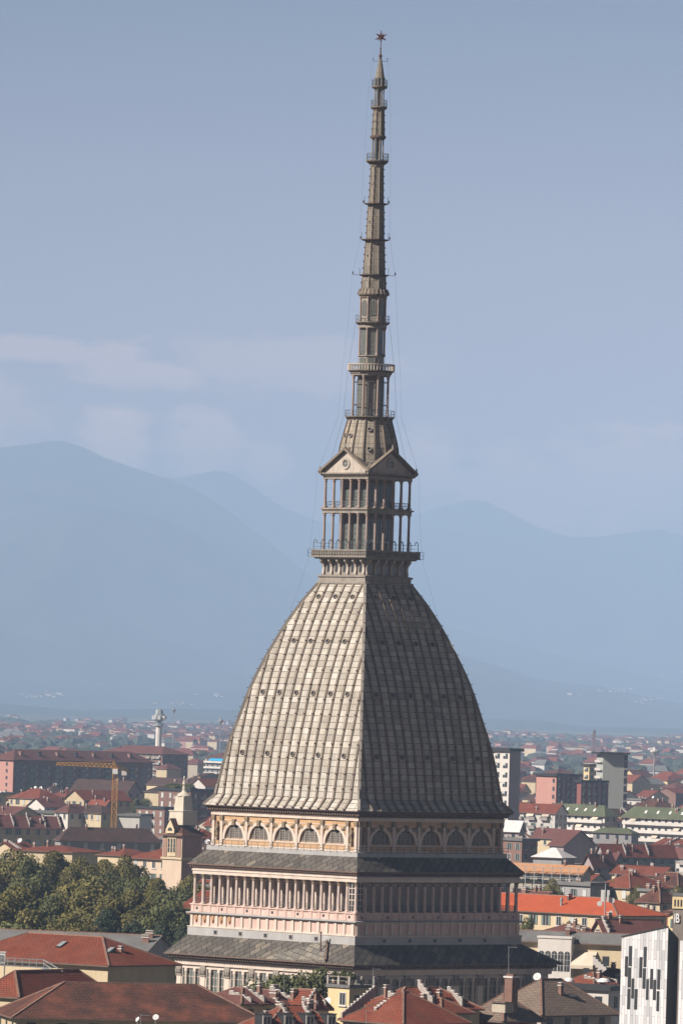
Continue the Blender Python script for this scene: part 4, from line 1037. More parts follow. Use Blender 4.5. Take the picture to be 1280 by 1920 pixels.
for i in range(4):
    v = Lv*(.07+.235*i); dm = MB(); x = -1.1; zz = rz(x, v)
    dm.box(-2.4, .3, -.6, .6, -.4, 1.7, 1); dm.box(.3, .37, -.62, .62, -.4, 1.72, 0); dm.box(-2.6, .45, -.7, .7, 1.72, 1.84, 1); o = dm.build('dormer', [w_white, m_dark], ro, (x, v, zz))
    put('window', WM['plain'], o, (.36, 0, .75), PI/2).scale = (.8, .8, .75)
b, wl_, ro, Lu, Lv, rz = house('small yellow penthouse with a planted roof terrace, in front of the tower', 655, 1853, 19.8, 40, 46, .12, 'flat', w_yellow, r_grey, win=None, chim=0, over=.25, name='penthouse', cat='penthouse')
put('window', WM['plain'], b, (-Lu*.3, -.005, 18.2)); put('window', WM['dark'], b, (.005, Lv*.35, 17.9), PI/2)
mb = MB()
for x in (-Lu, -Lu*.5, 0): mb.box(x-.18, x+.18, -.15, .2, 20.2, 21.5)
for y in (Lv*.5, Lv): mb.box(-.15, .2, y-.18, y+.18, 20.2, 21.5)
mb.bar((-Lu, 0, 21.4), (0, 0, 21.4), .08, .08); mb.bar((0, 0, 21.4), (0, Lv, 21.4), .08, .08); mb.bar((-Lu, 0, 20.8), (0, 0, 20.8), .06, .06); mb.bar((0, 0, 20.8), (0, Lv, 20.8), .06, .06)
mb.build('terrace_parapet', m_fire, b)
Pb = b.matrix_basis
for i in range(5):
    q = Pb @ Vector((-Lu*(.1+.2*i), .9+.35*(i % 2), 20.15)); t = thing('terrace_plant', ['bushy potted shrub', 'thin climbing plant', 'yellowing potted reed', 'low potted shrub', 'dark potted shrub'][i]+' on the terrace of the small yellow penthouse', 'plant', q)
    c = put('foliage', random.choice(CR['green']), t, (0, 0, 1.2)); c.scale = (.085, .085, .10+.03*(i % 3)); k = MB(); k.lathe([(.22, 0), (.3, .45)], 8); k.build('pot', m_chim, t)
house('bright orange red hipped roof with a small stepped skylight, bottom centre', 755, 1917, 17, 112, 122, 3.9, 'hip', w_cream, r_red, win=('plain', 'dark'), rows=1, chim=0, name='apartment_house', cat='building')
b = [o for o in C.objects if o.get('label', '').startswith('bright orange red hipped')][0]; Lu, Lv, zz = b['_dims']; f = roof_z(Lu, Lv, zz, 3.9, 'hip')
party_wall((-Lu*.62, Lv*.14, f(-Lu*.62, Lv*.14)-.3), (-Lu*.62, Lv*.42, f(-Lu*.62, Lv*.42)-.3), .45, .5, 6, [m_fire, m_cap], 'stepped_skylight', b)
party_wall((-Lu, -.3, zz), (-Lu, Lv*.5, zz+3.9), .45, .3, 11, [m_fire, m_cap], 'party_wall', b)
house('red tiled roof with three white fire walls, right under the shaded tower front', 735, 1888, 18.5, 54, 165, 2.6, 'hip', w_cream, r_red, a=62, win=('plain', None), rows=1, chim=1, wallh=.95, walls=((1, .12), (1, .46), (1, .80)))
house('red roof house with a dark recess, between the orange hip and the tan roof', 826, 1897, 18, 66, 56, 1.8, 'hip', w_cream, r_red, win=None, chim=2, walls=((0, .6),))
b, wl_, ro, Lu, Lv, rz = house('large tan tiled hipped roof house with dark eaves, bottom right', 1014, 1897, 17.6, 96, 136, 4.4, 'hip', w_beige, r_tan, name='apartment_house', cat='building', win=('dark', 'dark'), rows=1, chim=1, over=1.0)
mb = MB(); mb.box(-.45, .45, -.7, .7, -1, .15); mb.box(-.36, .36, -.6, .6, .15, .2, 1); o = mb.build('skylight', [m_cap, m_dark], ro, (-Lu*.25, Lv*.6, rz(-Lu*.25, Lv*.6)))
b, wl_, ro, Lu, Lv, rz = house('tan tiled gabled wing with orange awnings and a tall brick chimney, bottom right', 942, 1908, 17.2, 62, 66, 3.2, 'hip', w_beige, r_tan, name='apartment_house', cat='building', win=('dark', 'dark'), rows=1, chim=0, over=.9)
mb = MB(); mb.box(-.75, .75, -.6, .6, -2.5, 4.6, 0); mb.box(-.9, .9, -.75, .75, 4.6, 4.85, 1); [mb.box(x-.2, x+.2, -.4, .4, 4.85, 5.15, 0) for x in (-.45, 0, .45)]; mb.build('tall_chimney', [w_brick, m_cap], ro, (-1.0, 2.6, rz(-1.0, 2.6)))
mb = MB(); mb.box(-1.3, 1.3, -.9, .9, -.5, .9, 0); mb.box(-1.5, 1.5, -1.2, 1.2, .9, 1.05, 1); o = mb.build('dormer', [w_beige, r_tan], ro, (-1.2, 1.2, rz(-1.2, 1.2)))
awning(b, (.05, .8, 16.4), (.05, Lv*.8, 16.4), (1.6, 0, 0), .8, m_awno); awning(b, (-Lu*.9, -.05, 16.4), (-Lu*.3, -.05, 16.4), (0, -1.6, 0), .8, m_awno)
house('flat dark roofed block with a white fascia and round roof domes, behind the tan roof', 1140, 1858, 19, 108, 30, .35, 'flat', w_white, m_dark, a=28, win=('dark', 'dark'), rows=1, chim=0, name='flat_roofed_block', cat='building')
for i, (px, py, r_) in enumerate(((1022, 1852, .75), (1038, 1853, .75), (1046, 1836, .8), (1066, 1836, .85), (1131, 1837, 1.1))):
    P = atz(px, py+5, 19.4); t = MB(); t.lathe([(r_, 0), (r_*.97, .12), (r_*.8, .4), (r_*.45, .62), (.02, .7)], 12, 0, 0); t.lathe([(r_*1.1, -.02), (r_*1.1, .08)], 12, 0, 1)
    d = t.build('roof_dome', [m_dish, m_dark], None, P); tag(d, ['round white roof dome above the tan roof, nearest to the large dish', 'round white roof dome just right of the one nearest the large dish', 'pale roof dome behind the brick chimney stub', 'pale roof dome second from the left on the far edge', 'widest pale roof dome, beside the striped white building'][i], 'roof dome', 'roof domes behind the tan roof')
sat_dish(at(1006, 1831, 990), .6, 'large grey white satellite dish above the tan roof', R(-20))
sat_dish(at(292, 1907, 917), .42, 'white satellite dish under the long brown roof, at the bottom edge', R(-10))
sat_dish(at(258, 1911, 914), .36, 'smaller white satellite dish left of another one under the brown roof', R(-60))
sat_dish(at(613, 1877, 995), .6, 'yellowish dish beside the small yellow penthouse', R(-30))
house('small red roof with fire walls below the cream building, right of the tower', 1112, 1844, 18.6, 52, 50, 1.6, 'hip', w_cream, r_red, win=None, chim=1, walls=((1, .2), (1, .9)))
house('little dark red roof with a white gable wall below the yellow terrace', 1160, 1836, 18.8, 40, 22, 1.5, 'hip', w_white, r_brown, win=None, chim=1, walls=((0, .1),))
# cream building with arched bay
b, wl_, ro, Lu, Lv, rz = house('long cream building with a dark flat roof, right of the tower', 1168, 1767, 21, 192, 18, 1.4, 'gx', w_cream, r_grey, a=18, name='cream_building', cat='building', win=None, chim=4, over=.8)
pmx = lambda px: (1168-px)/(F/1196)/math.cos(R(18))
mb = MB(); x0, x1 = -pmx(1016), -pmx(1078); mb.box(x0, x1, -2.2, .1, 12, 21.3); mb.box(x0-.15, x1+.15, -2.35, 0, 21.3, 21.65); bay = mb.build('bay', w_white, b)
for i in range(5):
    x = x0+(x1-x0)*(i+.6)/5.2; w = MB(); pts = [(x-.5, 15.6), (x+.5, 15.6)]+[(x+.5*math.cos(PI*k/6), 18.6+.5*math.sin(PI*k/6)) for k in range(7)]
    w.face([(p, -2.23, q) for p, q in pts]); w.bar((x, -2.25, 15.6), (x, -2.25, 19), .06, .05, 1); [w.bar((x-.5, -2.25, z_), (x+.5, -2.25, z_), .06, .05, 1) for z_ in (16.6, 17.6, 18.5)]; w.build('arched_window', [m_glass, m_frame], bay)
mb = MB(); mb.face([(x0-2.2+1.0*math.cos(PI*k/8), -.03, 17.8+1.0*math.sin(PI*k/8)) for k in range(9)]+[(x0-3.2, -.03, 14.5), (x0-1.2, -.03, 14.5)]); mb.build('blind_niche', m_fire, b)
awning(b, (-pmx(1079), -.06, 19.2), (-pmx(1120), -.06, 19.2), (0, -2.6, 0), 2.4, m_awn)
mb = MB(); mb.box(-pmx(1108)-.5, -pmx(1108)+.5, -2.75, -2.7, 13.5, 16.4); mb.build('door', m_dark, b); put('window', WM['dark'], b, (-pmx(1136), -.01, 17.6))
party_wall((-pmx(1166), -3.2, 14.3), (-pmx(1122), -3.2, 18.0), .5, .4, 9, [w_white, m_dark], 'stair_wall', b)
# panel clad tower, right edge
Pn = at(1252, 1738, 850); bt = thing('panel_clad_tower', 'narrow modern tower clad in white and grey panels with black slit windows', 'modern tower', (Pn.x, Pn.y, 0), R(-45))
pm = F/850; Lw, Ls = 83/pm/math.cos(PI/4), 21/pm/math.sin(PI/4); zt = Pn.z; zl = at(1169, 1757, 850+Lw*.707).z; zr_ = at(1273, 1760, 850+Ls*.707).z
m_panel = brick('white and grey facade panels', (.56, .54, .54), (.25, .25, .265), (.10, .10, .10), 2.35, .46, .02, .5, R(90), var=.035, vscale=.3, rough=.45, bias=-.3, bump=.15)
mb = MB(); mb.face([(-Lw, 0, 0), (0, 0, 0), (0, 0, zt), (-Lw, 0, zl)]); mb.build('panel_front', m_panel, bt)
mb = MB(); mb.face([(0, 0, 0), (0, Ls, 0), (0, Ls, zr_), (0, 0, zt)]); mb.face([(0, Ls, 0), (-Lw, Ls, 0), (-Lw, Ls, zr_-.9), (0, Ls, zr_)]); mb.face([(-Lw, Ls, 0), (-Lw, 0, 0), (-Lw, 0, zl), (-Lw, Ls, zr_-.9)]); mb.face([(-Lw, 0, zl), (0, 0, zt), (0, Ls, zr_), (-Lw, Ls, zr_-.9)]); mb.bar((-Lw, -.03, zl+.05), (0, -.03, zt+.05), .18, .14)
mb.build('shade_tone_side', m_dark, bt)  # near-black side: shade put into the wall colour
for (xa, xb, ya, yb) in ((930, 948, 515, 643), (952, 972, 450, 578), (950, 970, 585, 712), (950, 968, 720, 850), (973, 990, 655, 782), (993, 1012, 722, 852), (1018, 1036, 520, 650), (1042, 1060, 455, 583), (1040, 1058, 590, 720), (1062, 1078, 660, 790), (1085, 1102, 595, 722), (1105, 1123, 663, 792), (1128, 1146, 598, 725), (1127, 1144, 735, 862)):
    px0, px1, py0, py1 = 900+xa/3.368, 900+xb/3.368, 1640+ya/3.368, 1640+yb/3.368; u0, u1 = -(1252-px0)/pm/.7071, -(1252-px1)/pm/.7071
    d_ = 850+(1252-px0)/pm; mb = MB(); mb.box(u0, u1, -.03, .0, at(px0, py1, d_).z, at(px0, py0, d_).z); mb.build('slit_window', m_dark, bt)
mb = MB(); mb.box(.9, 6.5, 1.2, 8.5, 0, zr_-.2); w_ = mb.build('rear_wing', m_panel, bt)
HB.append((1165, 1285, 1735, 1925, 850, Pn.x, 8, 4, ''))
w_dkbeige = M('dark beige concrete', (.17, .14, .115), var=.15, scale=.5)  # darker than the other beige, to set off the white letters
b, wl_, ro, Lu, Lv, rz = house('beige concrete block with louvres and a white letter sign, right edge', 1302, 1681, 26.5, 40, 20, .2, 'flat', w_dkbeige, r_grey, a=20, win=None, chim=0, depth=1300, name='sign_building', cat='building', over=.1)
sx = lambda px: -(1302-px)/(F/1300)/math.cos(R(20)); ztop = b['_dims'][2]
mb = MB(); mb.box(-Lu-.1, .1, -.25, 0, ztop-2.4, ztop-.2); [mb.box(-Lu+.3+i*.62, -Lu+.62+i*.62, -.28, -.24, ztop-2.0, ztop-.7, 1) for i in range(7)]; mb.build('louvre_band', [w_yellow, m_dark], b)
fc = bpy.data.curves.new('lettering', 'FONT'); fc.body = 'iB'; fc.size = 2.4; fc.extrude = .12; fc.offset = .05; fo = bpy.data.objects.new('lettering', fc); C.objects.link(fo)
bpy.context.view_layer.update(); me = bpy.data.meshes.new_from_object(fo.evaluated_get(bpy.context.evaluated_depsgraph_get())); bpy.data.objects.remove(fo)
me.materials.clear(); me.materials.append(m_dish); lt = bpy.data.objects.new('lettering', me); C.objects.link(lt); lt.parent = b; lt.rotation_euler = (PI/2, 0, 0); lt.location = (sx(1265.2), -.14, at(1264, 1729, 1303).z); lt.scale = (.58, 1, 1); lt['label'] = 'white raised letters iB'
# orange long roof and red neighbours
b, wl_, ro, Lu, Lv, rz = house('long bright orange hipped tile roof, right of the colonnade', 1156, 1716, 21, 400, 98, 3.0, 'hip', w_cream, r_orange, a=40, name='apartment_house', cat='building', win=('plain', 'plain'), rows=2, chim=2)
mb = MB(); mb.lathe([(.25, -.8), (.25, 1.1), (.34, 1.1), (.34, 1.4), (.1, 1.6)], 8); mb.build('vent_pipe', m_metal, ro, (-16.5, 3.2, rz(-16.5, 3.2)))
P = at(1133, 1716, 1340); an = thing('antenna_mast', 'mobile phone mast with white panel antennas and drums, on the orange roof', 'antenna mast', P)
mb = MB(); mb.tube((0, 0, -2), (0, 0, 6.2), .14, .1, 6); mb.build('mast', m_metal, an)
for i in range(5): mb = MB(); a_ = 2*PI*i/5+.4; mb.box(.7*math.cos(a_)-.18, .7*math.cos(a_)+.18, .7*math.sin(a_)-.14, .7*math.sin(a_)+.14, 2.6, 4.9); mb.bar((0, 0, 3.4), (.7*math.cos(a_), .7*math.sin(a_), 3.4), .08, .08); mb.build('panel_antenna', m_dish, an)
for i, (x, z_, r_) in enumerate(((-1.1, 2.2, .5), (1.3, 2.9, .55), (1.2, .6, .35))): mb = MB(); mb.tube((x, -.3, z_), (x, .1, z_), r_, r_, 12); mb.bar((0, 0, z_), (x, 0, z_), .08, .08); mb.build('drum_antenna', m_dish, an)
house('dark red roof in half shade, between the orange roof and the striped tower', 1136, 1753, 20, 26, 112, 2.8, 'gy', w_cream, r_mauve, a=64, win=None, chim=2, walls=((1, .05),))
house('small red roofs with fire walls under the orange roof', 1080, 1750, 20, 62, 50, 1.6, 'hip', w_cream, r_mauve, win=None, chim=1, walls=((1, .3), (1, .8)))
house('low flat roofed annexe with tan parapet beside the shaded tower corner', 1000, 1765, 20, 34, 24, .5, 'flat', w_beige, r_grey, win=None, chim=1)

for l_, px, yt, yb, Y in (('tall thin aerial pole with a short crossbar, before the shaded tower roof', 953, 1774, 1850, 1000), ('tall television aerial by the dark bush', 533, 1815, 1885, 985), ('thin television aerial on the orange red hipped roof', 686, 1893, 1925, 950), ('television aerial above the small yellow penthouse', 699, 1815, 1870, 1002), ('aerial mast at the bottom edge beside the long brown roof', 264, 1901, 1930, 905)):
    P0, P1 = at(px, yb, Y), at(px, yt, Y); t = thing('roof_aerial', l_, 'aerial', P0); mb = MB(); mb.tube((0, 0, 0), P1-P0, .045, .03, 5); mb.build('mast', m_metal, t)
    mb = MB(); h_ = (P1-P0).z; mb.bar((-.1, 0, h_-.15), (1.1, 0, h_-.15), .05, .05); [mb.bar((.2*q, -.35, h_-.15), (.2*q, .35, h_-.15), .03, .03) for q in range(1, 6)]; mb.build('crossbar', m_metal, t)

# ------------------------------------------------------------------ middle distance, left
b, wl_, ro, Lu, Lv, rz = house('very long dark brick apartment block with a pink end wall and dull red roof', 26, 1423, 30, 42, 254, 4.6, 'hip', w_pink, r_mauve, name='apartment_block', cat='apartment block', win=None, chim=0, over=1.0, ybot=1478)
mb = MB(); mb.face([(.02, 0, 0), (.02, Lv, 0), (.02, Lv, 30), (.02, 0, 30)]); mb.build('brick_front', w_brick, b)
for i in range(11):
    v0 = Lv*(.015+i*.0895)
    mb = MB()
    for f in range(8): mb.box(.03, 1.3 if i % 2 else .6, v0+.4, v0+Lv*.05, 27.2-f*3.3-2.6, 27.2-f*3.3-2.4, 0); mb.box(.03, .1, v0+.7, v0+Lv*.046, 27.2-f*3.3-2.0, 27.2-f*3.3+.3, 1); mb.box(1.2, 1.28, v0+.4, v0+Lv*.05, 27.2-f*3.3-2.4, 27.2-f*3.3-1.5, 2) if i % 2 else None
    mb.build('balcony_stack', [m_frame, m_glass, m_shutg], b)
    mb = MB(); [mb.box(.03, .12, v0+Lv*.057, v0+Lv*.066, 27-f*3.3-1.6, 27-f*3.3, 0) for f in range(8)]; mb.build('shutter_column', [m_shutter], b)
for f in range(6): put('window', WM['dark'], b, (-Lu*.3, -.01, 27.5-f*3.3))
for i in range(7): mb = MB(); mb.box(-.8, .8, -.7, .7, -1, 1.5); mb.box(-1, 1, -.9, .9, 1.5, 1.8); mb.build('roof_housing', m_dark if i % 2 else m_chim, ro, (-3, Lv*(.08+.13*i), rz(-3, Lv*(.08+.13*i))))
b, wl_, ro, Lu, Lv, rz = house('second long brick block behind the pink ended one, with lit balconies', 305, 1413, 30, 118, 47, 4.0, 'hip', w_brick, r_mauve, name='apartment_block', cat='apartment block', win=('plain', 'dark'), rows=4, bay=5, chim=3, over=1, balc=((0, .06, 0, 5), (0, .13, 0, 5), (0, .22, 0, 5)))
house('cream hipped house below the second long brick block', 313, 1441, 24, 20, 26, 2.6, 'hip', w_cream, r_mauve, win=None, chim=1)
b, wl_, ro, Lu, Lv, rz = house('flat balconied block with a turquoise awning, beside the dome edge', 452, 1422, 26, 68, 30, 3.0, 'hip', w_grey, r_mauve, name='apartment_block', cat='apartment block', win=('dark', 'dark'), rows=3, bay=4, chim=0)
for f in range(3): mb = MB(); mb.box(-Lu, 0, -1.4, 0, 22.6-f*3.4, 22.9-f*3.4); mb.box(-Lu, 0, -1.4, -1.3, 22.9-f*3.4, 23.8-f*3.4); mb.build('balcony', w_white, b)
awning(b, (-Lu*.85, -.05, 25.6), (-Lu*.45, -.05, 25.6), (0, -1.5, 0), 1.4, m_awnt)
ROWS = (('brown roof row with white dishes behind the planted terrace', 392, 1474, 22, 120, 30, 3.0, 'gx', w_cream, r_dark), ('dull roof with a grey gable left of the dome', 362, 1462, 23, 12, 70, 3.4, 'gx', w_grey, r_dark),
        ('long low dark roof behind the statue topped tower', 330, 1486, 21, 60, 60, 2.6, 'gx', w_cream, r_dark), ('red roof strip left of the dome edge', 415, 1463, 23, 40, 30, 2.4, 'gx', w_cream, r_red),
        ('white gabled house near the dome edge', 385, 1473, 22.3, 28, 34, 3.2, 'gy', w_white, r_red))
for l_, x, y, z, a1, a2, h, k, wmm, rmm in ROWS: house(l_, x, y, z, a1, a2, h, k, wmm, rmm, win=(None, None), chim=2)
# brick apartment house with planted flat roof
b, wl_, ro, Lu, Lv, rz = house('brown brick apartment house with white balconies and a planted roof terrace', 358, 1484, 26, 62, 52, .6, 'flat', w_brick, m_dark, name='apartment_block', cat='apartment block', win=('shutter', 'plain'), rows=7, bay=4.4, chim=0, over=.5, balc=((0, .38, 0, 6), (1, .4, 0, 6)), ybot=1555)
PB = b.matrix_basis
for i in range(6):
    q = PB @ Vector((-Lu*(.1+.15*i), 1.5+.8*(i % 3), 26.3)); t = thing('terrace_shrub', 'green shrub on the planted roof terrace, '+('first', 'second', 'third', 'fourth', 'fifth', 'sixth')[i]+' from the right', 'plant', q, 0, 'shrubs on the brick roof terrace'); c = put('foliage', random.choice(CR['green']), t, (0, 0, 1.2)); c.scale = (.26, .26, .2); k = MB(); k.tube((0, 0, 0), (0, 0, 1), .08); k.build('stem', m_bark, t)
house('lower brown brick wing with pale shutters, left of the planted terrace', 309, 1518, 19, 54, 24, .7, 'flat', w_brick, m_dark, name='apartment_block', cat='apartment block', win=('shutter', 'plain'), rows=4, bay=3.4, chim=1, over=.4, balc=((0, .5, 0, 4),))
w_palebrick = brick('pale red brick', (.30, .17, .125), (.25, .14, .105), (.22, .16, .13), .5, .2, .02, var=.1, bump=.1)
w_pale = M('pale cream stucco', (.48, .42, .335), var=.12, scale=.4)
w_peach = M('peach stucco', (.47, .36, .27), var=.12, scale=.4)
b, wl_, ro, Lu, Lv, rz = house('ornate peach and brick tower house topped by a cream obelisk and a small statue', 342, 1563, 26, 37, 37, 3.0, 'hip', w_peach, r_brown, name='tower_house', cat='tower house', win=None, chim=0, over=.9, ybot=1650)
cx, cy = -Lu/2, Lv/2
mb = MB()
def sqr(prof, mi=0): mb.lathe([(q*math.sqrt(2), z_) for q, z_ in prof], 4, PI/4, mi, cx, cy)
sqr([(2.7, 28.2), (2.55, 31.6), (2.75, 31.7), (2.75, 31.95), (1.75, 32.0), (1.5, 35.6)]); mb.lathe([(1.8, 35.6), (1.85, 35.8), (1.2, 36.4), (.6, 36.9), (.35, 37.4), (.5, 37.6), (.3, 38.2), (.25, 38.6), (.5, 38.8), (.28, 39.6), (.1, 40.0), (.26, 40.3), (.24, 40.7), (.02, 41)], 10, 0, 0, cx, cy)
mb.build('obelisk', w_pale, b)
mb = MB(); g0 = -Lu*.5
mb.face([(g0-1.6, -1.0, 26), (g0+1.6, -1.0, 26), (g0+1.6, -1.0, 27), (g0, -1.0, 29.6), (g0-1.6, -1.0, 27)]); mb.face([(g0-1.8, -1.1, 26.9), (g0, -1.1, 29.9), (g0, 2.2, 29.9), (g0-1.8, 2.2, 26.9)][::-1], 1); mb.face([(g0+1.8, -1.1, 26.9), (g0, -1.1, 29.9), (g0, 2.2, 29.9), (g0+1.8, 2.2, 26.9)], 1); mb.face([(g0+.9*math.cos(PI*k/8), -1.03, 26.6+.9*math.sin(PI*k/8)) for k in range(9)], 2)
mb.build('gable_dormer', [w_cream, r_brown, m_dark], b)
mb = MB(); mb.box(-Lu*.72, -Lu*.28, -.25, 0, 20, 25.2, 0); [mb.box(-Lu*.5+x*1.05-.32, -Lu*.5+x*1.05+.32, -.3, -.25, 21, 24.6, 1) for x in (-1, 0, 1)]; [mb.bar((-Lu*.68, -.28, z_), (-Lu*.32, -.28, z_), .1, .06) for z_ in (22.2, 23.4)]; mb.build('triple_window', [w_cream, m_glass], b)
mb = MB(); mb.box(-Lu-.3, .3, -.35, Lv+.3, 19.2, 19.7); mb.box(-Lu-.5, .5, -.55, Lv+.5, 25.5, 25.9); mb.build('stone_cornice', w_cream, b)
mb = MB(); [mb.box(x0_, x1_, -.12, -.004, 19.8, 25.4) for x0_, x1_ in ((-Lu+.3, -Lu*.76), (-Lu*.24, -.3))]; mb.box(.004, .12, .4, Lv-.4, 19.8, 25.4); mb.box(.004, .12, .4, Lv-.4, 8, 19); mb.build('brick_panel', w_palebrick, b)
b, wl_, ro, Lu, Lv, rz = house('peach wing with a red roof and cream gables, below the statue topped tower', 348, 1612, 18.8, 104, 70, 3.0, 'hip', w_peach, r_red, name='corner_house', cat='house', win=('plain', 'plain'), rows=3, bay=3.4, chim=2, over=.8, zb=0, ybot=1650)
mb = MB()
for i in range(3): x = -Lu*(.12+.09*i); mb.face([(x-1.0, -.12, 13.5), (x+1.0, -.12, 13.5), (x+1.0, -.12, 16), (x, -.12, 17.4), (x-1.0, -.12, 16)])
mb.box(-Lu, 0, -.1, 0, 17.9, 18.6); mb.build('cream_gables', w_cream, b)
# rows near the trees
b, wl_, ro, Lu, Lv, rz = house('terraced house row with dormers and white fire walls, behind the trees at left', -30, 1548, 19, 16, 146, 3.4, 'gy', w_cream, r_mauve, a=66, name='terraced_house', win=(None, 'plain'), rows=2, chim=5, walls=((1, .18), (1, .38), (1, .58), (1, .78), (1, .97)))
house('grey walled house with a wide dark hipped roof and white shutters, behind the trees', 114, 1573, 19, 12, 186, 3.6, 'hip', w_grey, r_dark, a=74, name='apartment_house', cat='building', win=(None, 'shutter'), rows=2, bay=5, chim=3)
SP = (('large red hipped roof in front of the pink ended block', 74, 1497, 21, 60, 46, 3.6, 'hip', w_cream, r_red), ('red roof with a bright white gable, left of the crane', 84, 1512, 19.5, 34, 42, 3.0, 'gy', w_white, r_mauve), ('small orange roof with a pale gable at the left edge', 46, 1500, 20, 24, 26, 2.6, 'gy', w_cream, r_red),
      ('cream gabled house with a long red roof, left of the crane', 158, 1499, 21, 38, 86, 3.6, 'gy', w_cream, r_red), ('dark brown roof with a grey gable behind the crane', 240, 1484, 22, 110, 24, 4.4, 'gx', w_mauve, r_dark), ('bright orange roof with a grey gable, left of the crane mast', 196, 1513, 19.5, 34, 18, 2.6, 'gx', w_mauve, r_red),
      ('wide dull roof in front of the orange roof and crane', 190, 1524, 18.5, 70, 40, 2.6, 'hip', w_cream, r_dark), ('small yellow house right of the crane mast', 239, 1500, 20, 16, 10, .8, 'flat', w_yellow, r_grey), ('dark red roof at the left edge above the flat grey roofs', 24, 1528, 18.5, 50, 50, 3.0, 'gx', w_cream, r_mauve),
      ('pale house with two white dishes and a brown roof, left of the crane', 128, 1522, 18.5, 26, 44, 2.8, 'hip', w_white, r_mauve))
for l_, x, y, z, a1, a2, h, k, wmm, rmm in SP: house(l_, x, y, z, a1, a2, h, k, wmm, rmm, win=('plain', 'dark'), rows=1, chim=2)
house('long low flat grey roofed market hall crossing behind the terraced row', 262, 1531, 17.5, 290, 20, .5, 'flat', w_white, r_grey, a=12, name='market_hall', cat='hall', win=None, chim=0)
house('orange red roof strip just above the tree tops', 136, 1598, 17, 120, 60, 1.6, 'hip', w_cream, r_red, a=30, win=None, chim=2)
house('red roof with cream parapet blocks above the tree tops', 232, 1604, 17, 50, 60, 1.8, 'hip', w_cream, r_red, win=None, chim=3)
# tower crane
Pc = at(213, 1560, 2420); zc = at(213, 1441, 2420).z; cr = thing('tower_crane', 'orange tower crane with a long lattice jib over the red roofs', 'crane', (Pc.x, Pc.y, 0))
mb = MB(); q = .85
for sx_ in (-q, q):
    for sy_ in (-q, q): mb.bar((sx_, sy_, 0), (sx_, sy_, zc), .26, .26)
n_ = 14
for i in range(n_):
    z0, z1 = zc*i/n_, zc*(i+1)/n_
    for (a_, b_) in (((-q, -q), (q, -q)), ((q, -q), (q, q)), ((q, q), (-q, q)), ((-q, q), (-q, -q))):
        mb.bar((*a_, z0), (*b_, z1), .17, .17); mb.bar((*a_, z1), (*b_, z1), .17, .17)
mb.build('mast', m_crane, cr)
jl, jr = at(107, 1434, 2420)-Vector((Pc.x, Pc.y, 0)), at(240, 1446, 2435)-Vector((Pc.x, Pc.y, 0)); ap = at(212.5, 1426, 2420)-Vector((Pc.x, Pc.y, 0)); mid = Vector((0, 0, zc+.3)); jl.y -= 3
for nm, e, hh in (('jib', jl, 1.5), ('counter_jib', jr, .9)):
    mb = MB(); d = (e-mid); k = 14 if nm == 'jib' else 6
    sd = Vector((-d.y, d.x, 0)).normalized()*.6
    for s_ in (sd, -sd): mb.bar(mid+s_, e+s_, .22, .22)
    mb.bar(mid+Vector((0, 0, hh)), e+Vector((0, 0, hh*.6)), .24, .24)
    for i in range(k):
        p0, p1, pm_ = mid+d*(i/k), mid+d*((i+1)/k), mid+d*((i+.5)/k)+Vector((0, 0, hh*(1-.4*(i+.5)/k)))
        for s_ in (sd, -sd): mb.bar(p0+s_, pm_, .14, .14); mb.bar(pm_, p1+s_, .14, .14)
        mb.bar(p0+sd, p1-sd, .12, .12)
    mb.build(nm, m_crane, cr)
mb = MB(); mb.bar(mid+Vector((-.5, 0, 0)), ap, .22, .22); mb.bar(mid+Vector((.5, 0, 0)), ap, .22, .22); mb.bar(ap, mid+(jl-mid)*.62+Vector((0, 0, 1.2)), .1, .1); mb.bar(ap, jr, .1, .1); mb.build('apex_and_ties', m_crane, cr)
mb = MB(); mb.box(-.9, .9, -1.6, -.3, zc-1.9, zc-.1); mb.build('cab', m_dish, cr); mb = MB(); mb.box(jr.x-2.2, jr.x-.4, jr.y-.5, jr.y+.5, jr.z-1.5, jr.z+.1); mb.build('counterweight', m_cap, cr)
# water tower like telecom tower on the plain
Pt = at(297, 1404, 4700); tt = thing('telecom_tower', 'white concrete telecom tower with a boxed equipment head, on the plain', 'telecom tower', (Pt.x, Pt.y, 0)); pz = lambda y: at(297, y, 4700).z
mb = MB(); mb.lathe([(2.4, 0), (2.0, pz(1362)), (1.6, pz(1360))], 10); mb.build('shaft', w_white, tt)
mb = MB(); mb.lathe([(1.7, pz(1362)), (3.4, pz(1361)), (3.4, pz(1358)), (1.9, pz(1357)), (1.9, pz(1352)), (3.9, pz(1350.5)), (4.0, pz(1340)), (3.0, pz(1339)), (3.0, pz(1337)), (2.5, pz(1331)), (.6, pz(1328.5))], 8, PI/8); mb.build('equipment_head', m_metal, tt)
mb = MB()
for i in range(8): a_ = 2*PI*i/8; mb.box(4.1*math.cos(a_)-.9, 4.1*math.cos(a_)+.9, 4.1*math.sin(a_)-.9, 4.1*math.sin(a_)+.9, pz(1349), pz(1342))
mb.build('antenna_boxes', m_dish, tt)
def mushroom(label, x, yt, yb, Y, w):
    P = at(x, yb, Y); z1 = at(x, yt, Y).z; t = thing('water_tower', label, 'water tower', (P.x, P.y, 0)); pw = w/(F/Y)/2
    mb = MB(); mb.lathe([(pw*.2, 0), (pw*.16, z1-5)], 8); mb.build('stem', w_grey, t); mb = MB(); mb.lathe([(pw*.2, z1-6), (pw, z1-3), (pw, z1-2.0), (pw*.4, z1-1.6), (pw*.3, z1)], 12); mb.build('tank', w_grey if w < 12 else w_white, t)  # slim towers greyed: haze put into their colour
